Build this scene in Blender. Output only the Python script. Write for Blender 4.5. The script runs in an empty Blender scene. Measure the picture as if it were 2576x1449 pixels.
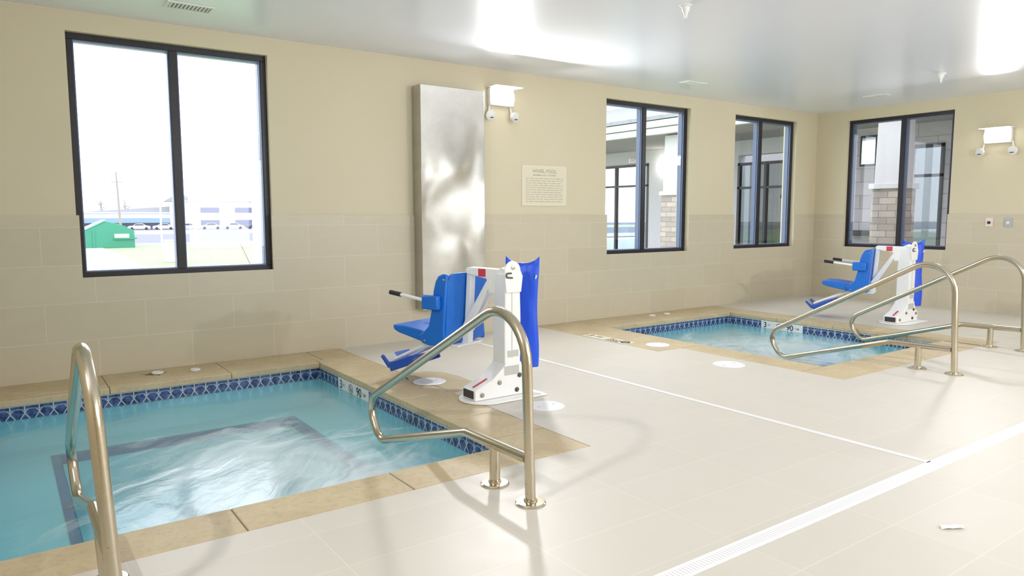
import bpy, bmesh, math, random
from mathutils import Vector, Matrix
random.seed(7)
C = bpy.context.scene.collection
PI = math.pi

# ------------------------------------------------------------------ helpers
def srgb(r, g, b):
    f = lambda v: (v/12.92 if v <= .04045 else ((v+.055)/1.055)**2.4)
    return (f(r/255), f(g/255), f(b/255), 1)

class NT:
    def __init__(s, name):
        s.m = bpy.data.materials.new(name); s.m.use_nodes = True
        s.t = s.m.node_tree; s.t.nodes.clear()
        s.out = s.n('ShaderNodeOutputMaterial')
    def n(s, typ, ins=None, **kw):
        nd = s.t.nodes.new(typ)
        for k, v in kw.items(): setattr(nd, k, v)
        for k, v in (ins or {}).items(): s.set(nd, k, v)
        return nd
    def set(s, nd, k, v):
        sock = nd.inputs[k]
        if isinstance(v, bpy.types.NodeSocket): s.t.links.new(v, sock)
        else: sock.default_value = v
    def math(s, op, a, b=0.0, c=0.0):
        nd = s.n('ShaderNodeMath', operation=op)
        s.set(nd, 0, a); s.set(nd, 1, b)
        if len(nd.inputs) > 2: s.set(nd, 2, c)
        return nd.outputs[0]
    def mix(s, f, a, b):
        nd = s.n('ShaderNodeMix', data_type='RGBA')
        s.set(nd, 0, f); s.set(nd, 6, a); s.set(nd, 7, b)
        return nd.outputs[2]
    def ramp(s, f, lo, hi):
        nd = s.n('ShaderNodeMapRange', clamp=True)
        s.set(nd, 0, f); nd.inputs[1].default_value = lo; nd.inputs[2].default_value = hi
        return nd.outputs[0]
    def noise(s, vec, scale, detail=4, rough=.5, dist=0):
        nd = s.n('ShaderNodeTexNoise')
        if vec is not None: s.set(nd, 'Vector', vec)
        nd.inputs['Scale'].default_value = scale; nd.inputs['Detail'].default_value = detail
        nd.inputs['Roughness'].default_value = rough; nd.inputs['Distortion'].default_value = dist
        return nd.outputs[0]
    def pos(s): return s.n('ShaderNodeNewGeometry').outputs['Position']
    def obj(s): return s.n('ShaderNodeTexCoord').outputs['Object']
    def sep(s, v):
        nd = s.n('ShaderNodeSeparateXYZ'); s.set(nd, 0, v); return nd.outputs
    def comb(s, x, y, z):
        nd = s.n('ShaderNodeCombineXYZ'); s.set(nd, 0, x); s.set(nd, 1, y); s.set(nd, 2, z); return nd.outputs[0]
    def mapv(s, v, sc=(1, 1, 1), loc=(0, 0, 0), rot=(0, 0, 0)):
        nd = s.n('ShaderNodeMapping'); s.set(nd, 0, v)
        nd.inputs[1].default_value = loc; nd.inputs[2].default_value = rot; nd.inputs[3].default_value = sc
        return nd.outputs[0]
    def bump(s, h, strength=.2, dist=.01):
        nd = s.n('ShaderNodeBump'); s.set(nd, 'Height', h)
        nd.inputs['Strength'].default_value = strength; nd.inputs['Distance'].default_value = dist
        return nd.outputs[0]
    def pbr(s, col, rough=.5, metal=0, normal=None, **kw):
        nd = s.n('ShaderNodeBsdfPrincipled')
        s.set(nd, 'Base Color', col); s.set(nd, 'Roughness', rough); s.set(nd, 'Metallic', metal)
        if normal is not None: s.set(nd, 'Normal', normal)
        for k, v in kw.items(): s.set(nd, k, v)
        return nd.outputs[0]
    def schlick(s, f0, nrm=None):
        g = s.n('ShaderNodeNewGeometry'); d = s.n('ShaderNodeVectorMath', operation='DOT_PRODUCT')
        s.set(d, 0, g.outputs['Incoming']); s.set(d, 1, g.outputs['Normal'] if nrm is None else nrm)
        c = s.math('SUBTRACT', 1.0, s.math('ABSOLUTE', d.outputs['Value'])); p = s.math('POWER', s.math('MAXIMUM', c, 0.0), 5.0)
        return s.math('ADD', f0, s.math('MULTIPLY', p, 1-f0))
    def done(s, sh):
        s.t.links.new(sh, s.out.inputs[0]); return s.m

def simple(name, col, rough=.5, metal=0, var=.06, scale=12, bump=0, **kw):
    t = NT(name); v = t.obj(); f = t.noise(v, scale, 4)
    c2 = tuple(max(0, x*(1-var*2)) for x in col[:3])+(1,)
    c1 = tuple(min(1, x*(1+var)) for x in col[:3])+(1,)
    colr = t.mix(f, c2, c1)
    nrm = t.bump(t.noise(v, scale*6, 3), bump, .004) if bump else None
    return t.done(t.pbr(colr, rough, metal, nrm, **kw))

M = {}
# painted drywall, warm beige
t = NT('beige_paint'); v = t.pos()
M['paint'] = t.done(t.pbr(t.mix(t.noise(v, 1.3, 5), srgb(211, 200, 170), srgb(216, 206, 178)), .55, 0, t.bump(t.noise(v, 220, 2), .08, .001)))
t = NT('ceiling_paint'); v = t.pos()
M['ceil'] = t.done(t.pbr(t.mix(t.noise(v, .8, 4), srgb(231, 234, 243), srgb(235, 238, 247)), .30, 0, t.bump(t.noise(v, 160, 3), .12, .001), **{'Specular IOR Level': .9}))
def wall_tile(name, axis, du):
    t = NT(name); x, y, z = t.sep(t.pos())
    u = t.math('SUBTRACT', x if axis == 0 else y, du)
    vec = t.comb(u, z, 0.0)
    b = t.n('ShaderNodeTexBrick', {'Vector': vec, 'Color1': srgb(203, 193, 168), 'Color2': srgb(209, 199, 175), 'Mortar': srgb(218, 209, 190),
            'Scale': 1.0, 'Mortar Size': .0045, 'Mortar Smooth': .3, 'Brick Width': .75, 'Row Height': .32}, offset=.5)
    nz = t.noise(t.mapv(t.comb(u, z, 0.0), (3, 9, 1)), 1.6, 6, .6)
    col = t.mix(t.math('MULTIPLY', nz, .35), b.outputs[0], srgb(182, 172, 150))
    return t.done(t.pbr(col, .38, 0, t.bump(t.math('MULTIPLY', b.outputs[1], -1.0), .35, .003)))
M['tile_back'] = wall_tile('wall_tile_back', 0, .285)
M['tile_side'] = wall_tile('wall_tile_side', 1, .10)
# floor tile
t = NT('floor_tile'); x, y, z = t.sep(t.pos())
b = t.n('ShaderNodeTexBrick', {'Vector': t.comb(t.math('SUBTRACT', x, 1.05), t.math('SUBTRACT', y, 1.88), 0.0), 'Color1': srgb(212, 206, 196), 'Color2': srgb(209, 203, 193),
        'Mortar': srgb(224, 216, 200), 'Scale': 1.0, 'Mortar Size': .003, 'Mortar Smooth': .4, 'Brick Width': .71, 'Row Height': .355}, offset=0.0)
nz = t.noise(t.comb(x, y, 0.0), 2.2, 5, .6)
col = t.mix(t.math('MULTIPLY', nz, .3), b.outputs[0], srgb(200, 192, 176))
rg = t.math('ADD', t.math('MULTIPLY', t.noise(t.comb(x, y, 0.0), 6, 4), .12), .38)
M['floor'] = t.done(t.pbr(col, rg, 0, t.bump(t.noise(t.comb(x, y, 0.0), 140, 3), .06, .001), **{'Specular IOR Level': .35}))
# coping stone
t = NT('coping_stone'); v = t.pos()
n1 = t.noise(v, 3.5, 7, .62, .6); n2 = t.noise(v, 28, 5, .6)
c = t.mix(t.ramp(n1, .35, .68), srgb(204, 187, 150), srgb(190, 170, 136))
c = t.mix(t.ramp(n2, .5, .75), c, srgb(176, 160, 132))
M['coping'] = t.done(t.pbr(c, .55, 0, t.bump(n2, .3, .004)))
t = NT('coping_patch_stone'); v = t.pos()
n1 = t.noise(v, 5, 7, .62, .6)
M['patch'] = t.done(t.pbr(t.mix(t.ramp(n1, .35, .68), srgb(196, 178, 142), srgb(184, 166, 134)), .55, 0, t.bump(n1, .2, .004)))
M['grout'] = simple('coping_grout', srgb(120, 108, 88), .8, bump=.2)
# pool plaster
t = NT('pool_plaster'); v = t.pos()
M['plaster'] = t.done(t.pbr(t.mix(t.noise(v, 1.7, 4), srgb(142, 216, 228), srgb(152, 222, 234)), .6))
t = NT('bench_edge_tile'); x, y, z = t.sep(t.pos())
ck = t.n('ShaderNodeTexChecker', {'Vector': t.pos(), 'Scale': 7.0, 'Color1': srgb(14, 44, 128), 'Color2': srgb(26, 62, 146)})
M['navy'] = t.done(t.pbr(ck.outputs[0], .3))
# waterline tile with the star pattern: UV in metres along the wall / height
t = NT('waterline_tile'); uv = t.n('ShaderNodeUVMap').outputs[0]; u, v_, w_ = t.sep(uv)
fu = t.math('FRACT', t.math('DIVIDE', u, .0925)); a = t.math('ABSOLUTE', t.math('SUBTRACT', fu, .5))
vv = t.math('DIVIDE', v_, .10)
up = t.math('GREATER_THAN', vv, .42)
l1 = t.math('MULTIPLY', t.math('LESS_THAN', a, .045), up)
l2 = t.math('MULTIPLY', t.math('LESS_THAN', t.math('ABSOLUTE', t.math('SUBTRACT', a, t.math('MULTIPLY', t.math('SUBTRACT', .42, vv), .75))), .05), t.math('SUBTRACT', 1.0, up))
l3 = t.math('LESS_THAN', t.math('ABSOLUTE', t.math('SUBTRACT', vv, t.math('ADD', .70, t.math('MULTIPLY', a, .1)))), .035)
l4 = t.math('MULTIPLY', t.math('LESS_THAN', t.math('ABSOLUTE', t.math('SUBTRACT', a, t.math('MULTIPLY', t.math('SUBTRACT', vv, .45), .8))), .05), t.math('LESS_THAN', vv, .7))
ln = t.math('MINIMUM', t.math('ADD', t.math('ADD', l1, l2), t.math('ADD', t.math('MULTIPLY', l3, .5), t.math('MULTIPLY', l4, .8))), 1.0)
top = t.math('GREATER_THAN', vv, .97)
base = t.mix(t.ramp(t.noise(t.comb(t.math('MULTIPLY', u, 1.0), v_, 0.0), 22, 3), .4, .6), srgb(34, 52, 96), srgb(74, 100, 148))
c = t.mix(t.math('MULTIPLY', ln, .8), base, srgb(200, 212, 222)); c = t.mix(top, c, srgb(222, 226, 224))
M['waterline'] = t.done(t.pbr(c, .2))
# stainless steel rails
t = NT('stainless_tube'); v = t.obj()
nz = t.noise(t.mapv(v, (20, 20, 20)), 1.5, 6, .7)
sp = t.ramp(t.noise(v, 60, 3), .66, .8)
c = t.mix(sp, t.mix(nz, srgb(196, 184, 160), srgb(214, 206, 188)), srgb(150, 120, 80))
M['steel'] = t.done(t.pbr(c, .2, 1.0, t.bump(nz, .03, .002)))
# brushed sheet steel panel
t = NT('sheet_steel'); x, y, z = t.sep(t.pos())
zz = t.math('DIVIDE', t.math('SUBTRACT', z, 1.45), .75); msk = t.math('POWER', 2.718, t.math('MULTIPLY', t.math('MULTIPLY', zz, zz), -1.0))
w = t.noise(t.comb(t.math('MULTIPLY', x, 1.6), t.math('MULTIPLY', z, 1.1), 0.0), 1.1, 1, .3, .6)
st = t.noise(t.comb(t.math('MULTIPLY', x, 90.0), t.math('MULTIPLY', z, 2.0), 0.0), 2, 3)
sm = t.ramp(t.noise(t.comb(x, z, 0.0), 4, 6, .7), .35, .7)
M['sheet'] = t.done(t.pbr(t.mix(sm, srgb(186, 184, 176), srgb(200, 198, 190)), t.math('ADD', .27, t.math('MULTIPLY', st, .12)), 1.0, t.bump(t.math('MULTIPLY', w, msk), .6, .22)))
M['frame'] = simple('dark_bronze_aluminium', srgb(46, 44, 48), .38, .3)
M['frame_bead'] = simple('pale_frame_sky_sheen', srgb(98, 110, 138), .35, .2)  # pale finish; on the beads it stands in for sky reflected in dark metal
M['white_plastic'] = simple('white_plastic', srgb(232, 232, 228), .35, var=.01)
M['lid'] = simple('white_lid_plastic', srgb(238, 238, 240), .4, var=.01)
M['powder'] = simple('white_powder_coat', srgb(244, 244, 242), .35, var=.02)
M['blue'] = simple('blue_moulded_plastic', srgb(20, 110, 208), .38, var=.03)
M['blue_d'] = simple('deep_blue_plastic', srgb(38, 84, 186), .4, var=.04)
M['fabric'] = simple('blue_vinyl_fabric', srgb(28, 84, 222), .42, var=.06, scale=5, bump=.2)
M['black'] = simple('black_rubber', srgb(34, 33, 36), .5)
M['grille'] = simple('dark_grille', srgb(58, 52, 60), .5)
M['red'] = simple('red_label', srgb(206, 62, 78), .4, var=.01)
M['chrome'] = simple('bolt_steel', srgb(176, 172, 160), .3, 1.0)
M['boltdark'] = simple('bolt_dark', srgb(96, 92, 84), .45, .5)
M['lblgrey'] = simple('faint_grey_print', srgb(196, 196, 190), .5, var=.01)
M['paper'] = simple('cream_paper', srgb(231, 224, 200), .5, var=.01)
M['ink'] = simple('faded_ink', srgb(196, 186, 160), .6, var=.01)
M['ink2'] = simple('faded_ink_heading', srgb(182, 172, 142), .6, var=.01)
M['markink'] = simple('marker_dark_ink', srgb(44, 52, 62), .5, var=.01)
M['markgrey'] = simple('marker_grey_ink', srgb(150, 144, 150), .5, var=.01)
M['markwhite'] = simple('marker_white_tile', srgb(222, 226, 226), .3, var=.01)
M['decktile'] = simple('marker_deck_tile', srgb(232, 226, 208), .4, var=.01)
M['ventdark'] = simple('vent_shadow', srgb(92, 94, 98), .6)
M['pink'] = simple('pale_pink_plate', srgb(236, 218, 208), .4, var=.01)
M['greyplate'] = simple('grey_plate', srgb(178, 184, 182), .4, var=.01)
t = NT('grate_plastic'); uv = t.n('ShaderNodeUVMap').outputs[0]; u, v_, _w = t.sep(uv)
sl = t.math('LESS_THAN', t.math('FRACT', t.math('DIVIDE', u, .018)), .28)
sl = t.math('MULTIPLY', sl, t.math('LESS_THAN', t.math('ABSOLUTE', t.math('SUBTRACT', v_, .5)), .30))
M['grate'] = t.done(t.pbr(t.mix(sl, srgb(240, 240, 240), srgb(208, 206, 204)), .45))
# glass: thin pane, clear with grazing reflections
def glass(name, tint, refl=1.0):
    t = NT(name); f = t.math('MINIMUM', t.math('MULTIPLY', t.schlick(.04), 1.7*refl), 1.0)
    tr = t.n('ShaderNodeBsdfTransparent', {'Color': tint}).outputs[0]
    gl = t.n('ShaderNodeBsdfGlossy', {'Color': (1, 1, 1, 1), 'Roughness': .01}).outputs[0]
    mx = t.n('ShaderNodeMixShader'); t.set(mx, 0, f); t.set(mx, 1, tr); t.set(mx, 2, gl)
    return t.done(mx.outputs[0])
M['glass'] = glass('window_glass', (.93, .96, .96, 1))
M['doorglass'] = glass('tinted_door_glass', (.5, .62, .62, 1), .9)
# water: clear tinted surface, fresnel reflections, whipped-up foam streaks
def water(name, cx, cy, rx, ry, foam, seed, tint):
    t = NT(name); p = t.pos(); x, y, z = t.sep(p)
    wv = t.mapv(p, (1, 1, 1), (seed, seed*.7, 0), (0, 0, math.radians(-28)))
    warp = t.noise(wv, 1.3, 3, .5)
    x2, y2, z2 = t.sep(wv)
    vec = t.comb(t.math('ADD', t.math('MULTIPLY', x2, 1.1), t.math('MULTIPLY', warp, 1.6)), t.math('ADD', t.math('MULTIPLY', y2, 3.4), t.math('MULTIPLY', warp, 2.6)), 0.0)
    streak = t.noise(vec, 1.0, 7, .52, .8)
    fine = t.noise(vec, 5.0, 6, .6, 1.2)
    dx = t.math('DIVIDE', t.math('SUBTRACT', x, cx), rx); dy = t.math('DIVIDE', t.math('SUBTRACT', y, cy), ry)
    r = t.math('SQRT', t.math('ADD', t.math('MULTIPLY', dx, dx), t.math('MULTIPLY', dy, dy)))
    m = t.math('SUBTRACT', 1.0, t.ramp(r, .35, 1.15))
    f = t.math('ADD', streak, t.math('MULTIPLY', t.math('SUBTRACT', fine, .5), .25))
    f = t.math('ADD', f, t.math('MULTIPLY', t.math('SUBTRACT', m, .5), .62))
    f = t.math('MULTIPLY', t.ramp(f, .46, .86), foam)
    nrm = t.bump(t.math('ADD', t.noise(vec, 2.2, 4), t.math('MULTIPLY', t.noise(p, 14, 3), .12)), .12, .05)
    fr = t.schlick(.02, nrm)
    tr = t.n('ShaderNodeBsdfTransparent', {'Color': tint}).outputs[0]
    body = t.n('ShaderNodeBsdfDiffuse', {'Color': srgb(160, 214, 224)}).outputs[0]
    b0 = t.n('ShaderNodeMixShader'); t.set(b0, 0, .25); t.set(b0, 1, tr); t.set(b0, 2, body)
    fo = t.n('ShaderNodeBsdfDiffuse', {'Color': srgb(230, 246, 255)}).outputs[0]
    b1 = t.n('ShaderNodeMixShader'); t.set(b1, 0, f); t.set(b1, 1, b0.outputs[0]); t.set(b1, 2, fo)
    gl = t.n('ShaderNodeBsdfGlossy', {'Color': (1, 1, 1, 1), 'Roughness': .14, 'Normal': nrm}).outputs[0]
    mx = t.n('ShaderNodeMixShader'); t.set(mx, 0, fr); t.set(mx, 1, b1.outputs[0]); t.set(mx, 2, gl)
    return t.done(mx.outputs[0])
M['water1'] = water('whirlpool_water', 1.25, 3.95, 1.25, 1.75, .82, 3.0, (.84, .97, .98, 1))
M['water2'] = water('far_whirlpool_water', 7.1, 4.8, 1.6, 1.7, .62, 9.0, (.88, .96, .97, 1))
def emit(name, col, s):
    t = NT(name); return t.done(t.n('ShaderNodeEmission', {'Color': col, 'Strength': s}).outputs[0])
M['lamp'] = emit('lamp_lens_lit', (1, .98, .93, 1), 9)
M['lamp_out'] = emit('canopy_lamp_lit', (1, .95, .85, 1), 25)
# exterior
M['grass'] = simple('lawn_grass', srgb(140, 166, 120), .9, var=.1, scale=1.5, bump=.3)
M['path'] = simple('concrete_path', srgb(196, 194, 194), .8)
M['asphalt'] = simple('asphalt', srgb(110, 110, 134), .85)
M['fargrass'] = simple('dry_verge', srgb(172, 170, 146), .9)
M['dumpgreen'] = simple('green_painted_steel', srgb(44, 136, 110), .5)
M['dumplid'] = simple('pale_green_lid', srgb(140, 190, 176), .5)
M['stucco'] = simple('white_stucco', srgb(204, 200, 206), .8)
M['bluepane'] = simple('dusky_blue_glazing', srgb(112, 114, 138), .3)
M['roofgrey'] = simple('grey_shingle', srgb(150, 152, 156), .85, var=.15, scale=6)
M['fascia'] = simple('white_fascia', srgb(236, 236, 236), .6, var=.02)
M['shaft'] = simple('pale_grey_column_render', srgb(196, 192, 194), .7, var=.02)
M['soffit'] = simple('taupe_soffit', srgb(150, 146, 144), .8)
M['eifs'] = simple('light_grey_render', srgb(190, 188, 190), .8)
M['curtain'] = simple('olive_curtain', srgb(140, 134, 108), .8, var=.2, scale=4)
M['pave'] = simple('entry_pavement', srgb(176, 172, 166), .8)
M['carwhite'] = simple('car_paint_white', srgb(232, 232, 234), .25)
M['carsilver'] = simple('car_paint_silver', srgb(186, 190, 198), .25, .4)
M['cardark'] = simple('car_paint_dark', srgb(92, 96, 112), .25)
M['carglass'] = simple('car_glass', srgb(70, 78, 92), .1)
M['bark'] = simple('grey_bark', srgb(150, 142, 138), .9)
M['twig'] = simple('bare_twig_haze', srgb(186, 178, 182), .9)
def blocks(name, c1, c2, mo, w, h, ax):
    t = NT(name); x, y, z = t.sep(t.pos())
    b = t.n('ShaderNodeTexBrick', {'Vector': t.comb(t.math('ADD', x, y), z, 0.0), 'Color1': c1, 'Color2': c2, 'Mortar': mo, 'Scale': 1.0, 'Mortar Size': .008,
            'Brick Width': w, 'Row Height': h, 'Bias': 0.0}, offset=.5)
    nz = t.noise(t.pos(), 6, 5)
    return t.done(t.pbr(t.mix(t.math('MULTIPLY', nz, .4), b.outputs[0], mo), .8, 0, t.bump(t.math('SUBTRACT', nz, b.outputs[1]), .5, .02)))
M['stone'] = blocks('ledge_stone', srgb(188, 174, 162), srgb(150, 138, 134), srgb(128, 120, 116), .31, .12, 0)
M['cmu'] = blocks('grey_block_wall', srgb(188, 182, 184), srgb(172, 166, 168), srgb(140, 136, 140), .8, .3, 0)

def link(name, me, mat=None, parent=None, smooth=False, auto=None):
    o = bpy.data.objects.new(name, me); C.objects.link(o)
    if mat is not None: me.materials.append(mat)
    if smooth:
        for p in me.polygons: p.use_smooth = True
        if auto: me.set_sharp_from_angle(angle=math.radians(auto))
    if parent is not None: o.parent = parent
    return o
def from_bm(name, bm, mat, parent=None, smooth=False, auto=None, bevel=0):
    bmesh.ops.recalc_face_normals(bm, faces=bm.faces)
    me = bpy.data.meshes.new(name); bm.to_mesh(me); bm.free()
    o = link(name, me, mat, parent, smooth, auto)
    if bevel:
        md = o.modifiers.new('bevel', 'BEVEL'); md.width = bevel; md.segments = 2; md.limit_method = 'ANGLE'
        for p in me.polygons: p.use_smooth = True
        me.set_sharp_from_angle(angle=math.radians(50))
    return o
def bx(bm, x0, x1, y0, y1, z0, z1, mtx=None):
    vs = [Vector((x, y, z)) for z in (z0, z1) for y in (y0, y1) for x in (x0, x1)]
    if mtx is not None: vs = [mtx @ v for v in vs]
    b = [bm.verts.new(v) for v in vs]
    for f in ((0, 1, 3, 2), (4, 6, 7, 5), (0, 4, 5, 1), (2, 3, 7, 6), (0, 2, 6, 4), (1, 5, 7, 3)):
        bm.faces.new([b[i] for i in f])
def box(name, x0, x1, y0, y1, z0, z1, mat, parent=None, bevel=0, mtx=None):
    bm = bmesh.new(); bx(bm, x0, x1, y0, y1, z0, z1, mtx); return from_bm(name, bm, mat, parent, bevel=bevel)
def prism(bm, pts, a0, a1, axes='xz', mtx=None):
    """polygon pts in the plane `axes`, extruded along the remaining axis a0..a1"""
    def P(u, v, w):
        q = {axes[0]: u, axes[1]: v}; r = [c for c in 'xyz' if c not in axes][0]; q[r] = w
        vv = Vector((q['x'], q['y'], q['z'])); return mtx @ vv if mtx is not None else vv
    A = [bm.verts.new(P(u, v, a0)) for u, v in pts]; B = [bm.verts.new(P(u, v, a1)) for u, v in pts]
    bm.faces.new(A); bm.faces.new(B[::-1])
    n = len(pts)
    for i in range(n): bm.faces.new([A[i], B[i], B[(i+1) % n], A[(i+1) % n]])
def round_path(pts, r, seg=8):
    """fillet every inner corner of a polyline"""
    P = [Vector(p) for p in pts]; out = [P[0]]
    for i in range(1, len(P)-1):
        rr = r[i] if isinstance(r, dict) and i in r else (r.get('d', .08) if isinstance(r, dict) else r)
        a, b, c = P[i-1], P[i], P[i+1]; u = (a-b).normalized(); w = (c-b).normalized()
        ang = u.angle(w)
        if ang > PI-.02: out.append(b); continue
        d = min(rr/math.tan(ang/2), (a-b).length*.49 if i > 1 else (a-b).length*.95, (c-b).length*.49 if i < len(P)-2 else (c-b).length*.95)
        rr = d*math.tan(ang/2)
        cen = b+(u+w).normalized()*(rr/math.sin(ang/2))
        s = b+u*d-cen; e = b+w*d-cen; tot = s.angle(e); ax = s.cross(e).normalized()
        for k in range(seg+1): out.append(cen+Matrix.Rotation(tot*k/seg, 3, ax) @ s)
    out.append(P[-1]); return out
def tube(bm, path, rad, n=16, cap=True, mtx=None):
    P = [Vector(p) for p in path]; rings = []
    tprev = (P[1]-P[0]).normalized(); ref = Vector((0, 0, 1)) if abs(tprev.z) < .9 else Vector((1, 0, 0))
    nrm = (ref-tprev*ref.dot(tprev)).normalized()
    for i, p in enumerate(P):
        tn = ((P[min(i+1, len(P)-1)]-P[i]).normalized()+(P[i]-P[max(i-1, 0)]).normalized()).normalized()
        nrm = (nrm-tn*nrm.dot(tn)).normalized(); bi = tn.cross(nrm)
        rr = rad[i] if isinstance(rad, (list, tuple)) else rad
        ring = []
        for k in range(n):
            a = 2*PI*k/n; q = p+(nrm*math.cos(a)+bi*math.sin(a))*rr
            ring.append(bm.verts.new(mtx @ q if mtx is not None else q))
        rings.append(ring)
    for a, b in zip(rings, rings[1:]):
        for k in range(n): bm.faces.new([a[k], a[(k+1) % n], b[(k+1) % n], b[k]])
    if cap: bm.faces.new(rings[0][::-1]); bm.faces.new(rings[-1])
def lathe(bm, prof, loc=(0, 0, 0), n=32, mtx=None):
    L = Vector(loc); rings = []
    for r, z in prof:
        rings.append([bm.verts.new((mtx @ (Vector((r*math.cos(2*PI*k/n), r*math.sin(2*PI*k/n), z))) if mtx is not None else Vector((r*math.cos(2*PI*k/n), r*math.sin(2*PI*k/n), z)))+L) for k in range(n)])
    for a, b in zip(rings, rings[1:]):
        for k in range(n): bm.faces.new([a[k], a[(k+1) % n], b[(k+1) % n], b[k]])
    bm.faces.new(rings[0][::-1]); bm.faces.new(rings[-1])
def thing(name, label, cat, loc=(0, 0, 0), rotz=0, group=None):
    o = bpy.data.objects.new(name, None); C.objects.link(o); o.location = loc; o.rotation_euler = (0, 0, rotz)
    o.empty_display_size = .1
    o['label'] = label; o['category'] = cat
    if group: o['group'] = group
    return o
def tag(o, label, cat, group=None, kind=None):
    o['label'] = label; o['category'] = cat
    if group: o['group'] = group
    if kind: o['kind'] = kind
    return o
def struct(o): o['kind'] = 'structure'; return o
def kids(o): return [c for c in bpy.data.objects if c.parent == o]
def dup(root, loc, label, rotz=None):
    def cp(o, par):
        c = o.copy(); C.objects.link(c); c.parent = par
        for k in kids(o): cp(k, c)
        return c
    ch = kids(root); r = root.copy(); C.objects.link(r); r.location = loc; r['label'] = label
    if rotz is not None: r.rotation_euler = (0, 0, rotz)
    for k in ch: cp(k, r)
    return r
def text(name, body, size, mat, mtx, parent, depth=.0006, sx=1.0):
    cu = bpy.data.curves.new(name, 'FONT'); cu.body = body; cu.size = size; cu.align_x = 'CENTER'; cu.align_y = 'CENTER'; cu.extrude = depth; cu.offset = size*.012
    tmp = bpy.data.objects.new('tmp', cu); C.objects.link(tmp)
    dg = bpy.context.evaluated_depsgraph_get(); dg.update()
    me = bpy.data.meshes.new_from_object(tmp.evaluated_get(dg)); bpy.data.objects.remove(tmp)
    me.materials.clear()
    me.transform(mtx @ Matrix.Diagonal((sx, 1, 1, 1)))
    return link(name, me, mat, parent)

# ------------------------------------------------------------------ room
H = 1.38; YB = 7.066; YT = 7.05; XE = 11.389; XT = 11.373; ZC = 3.053
XL = -1.05; YF = -2.7
P1 = dict(x0=-.12, x1=2.40, y0=3.45, y1=6.49); P2 = dict(x0=6.05, x1=8.40, y0=3.60, y1=6.46)
WZ0, WZ1 = .841, 2.89
WIN = [(.55, 2.19), (6.56, 8.20), (9.21, 10.80)]; WINE = (4.915, 6.53)

def holes_grid(name, us, vs, solid, mat, place, thick_dir, thick, extra=None):
    """panel made of grid cells where solid(u,v) is true; extruded by thick along thick_dir; one connected mesh"""
    bm = bmesh.new(); V = {}
    def vert(i, j):
        if (i, j) not in V: V[(i, j)] = bm.verts.new(place(us[i], vs[j]))
        return V[(i, j)]
    fs = []
    for i in range(len(us)-1):
        for j in range(len(vs)-1):
            if solid((us[i]+us[i+1])/2, (vs[j]+vs[j+1])/2):
                fs.append(bm.faces.new([vert(i, j), vert(i+1, j), vert(i+1, j+1), vert(i, j+1)]))
    r = bmesh.ops.extrude_face_region(bm, geom=fs)
    nv = [g for g in r['geom'] if isinstance(g, bmesh.types.BMVert)]
    bmesh.ops.translate(bm, verts=nv, vec=Vector(thick_dir)*thick)
    return struct(from_bm(name, bm, mat))

def inr(u, v, r): return r[0] < u < r[1] and r[2] < v < r[3]
HOLES = [(-.50, 2.82, 3.14, 8), (5.70, 8.80, 3.20, 8), (5.37, 5.71, 4.98, 8)]
us = sorted({XL-.2, -.50, 2.82, 5.37, 5.70, 8.80, XE+.2}); vs = sorted({YF-.2, 3.14, 3.20, 4.98, YB})
holes_grid('floor', us, vs, lambda u, v: not any(inr(u, v, h) for h in HOLES), M['floor'], lambda u, v: (u, v, 0), (0, 0, -1), .16)
struct(box('ceiling', XL-.2, XE+.2, YF-.2, YB+.2, ZC, ZC+.15, M['ceil']))
# painted back wall with window openings
us = sorted({XL-.2, XE+.25} | {a for w in WIN for a in w}); vs = [-.1, WZ0, WZ1, ZC+.15]
holes_grid('wall_back', us, vs, lambda u, v: not any(inr(u, v, (a, b, WZ0, WZ1)) for a, b in WIN), M['paint'], lambda u, v: (u, YB, v), (0, 1, 0), .24)
holes_grid('wall_right', sorted({YF-.2, WINE[0], WINE[1], YB}), vs, lambda u, v: not inr(u, v, (WINE[0], WINE[1], WZ0, WZ1)), M['paint'], lambda u, v: (XE, u, v), (1, 0, 0), .24)
struct(box('wall_left', XL-.2, XL, YF-.2, YB, -.1, ZC, M['paint']))
FILL_WIN = [(3.4, 6.2), (7.4, 10.2)]  # unseen openings added so skylight fills the room
holes_grid('wall_front', sorted({XL, XE} | {a for w in FILL_WIN for a in w}), [-.1, .6, 2.7, ZC], lambda u, v: not any(inr(u, v, (a, b, .6, 2.7)) for a, b in FILL_WIN), M['paint'], lambda u, v: (u, YF, v), (0, -1, 0), .2)
for k_, (a, b) in enumerate(FILL_WIN):
    bm = bmesh.new(); m_ = (a+b)/2
    for q in ((a, b, .6, .66), (a, b, 2.64, 2.7), (a, a+.05, .66, 2.64), (b-.05, b, .66, 2.64), (m_-.03, m_+.03, .66, 2.64)): bx(bm, q[0], q[1], YF-.16, YF-.06, q[2], q[3])
    struct(from_bm('window_%d' % (5+k_), bm, M['frame']))  # frames of the added fill openings
# tile wainscot: proud of the paint, wraps slightly into the openings
us = sorted({XL, XT} | {a+.02 for a, b in WIN} | {b-.012 for a, b in WIN}); vs = [0, WZ0+.012, H]
tw = [(a+.02, b-.012) for a, b in WIN]
holes_grid('trim_1', us, vs, lambda u, v: not any(inr(u, v, (a, b, WZ0+.012, 9)) for a, b in tw), M['tile_back'], lambda u, v: (u, YT, v), (0, 1, 0), YB-YT)
holes_grid('trim_2', sorted({YF, WINE[0]+.012, WINE[1]-.012, YT}), vs, lambda u, v: not inr(u, v, (WINE[0]+.012, WINE[1]-.012, WZ0+.012, 9)), M['tile_side'], lambda u, v: (XT, u, v), (1, 0, 0), XE-XT)
struct(box('trim_3', XL, XL+.016, YF, YT, 0, H, M['tile_side']))

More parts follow.
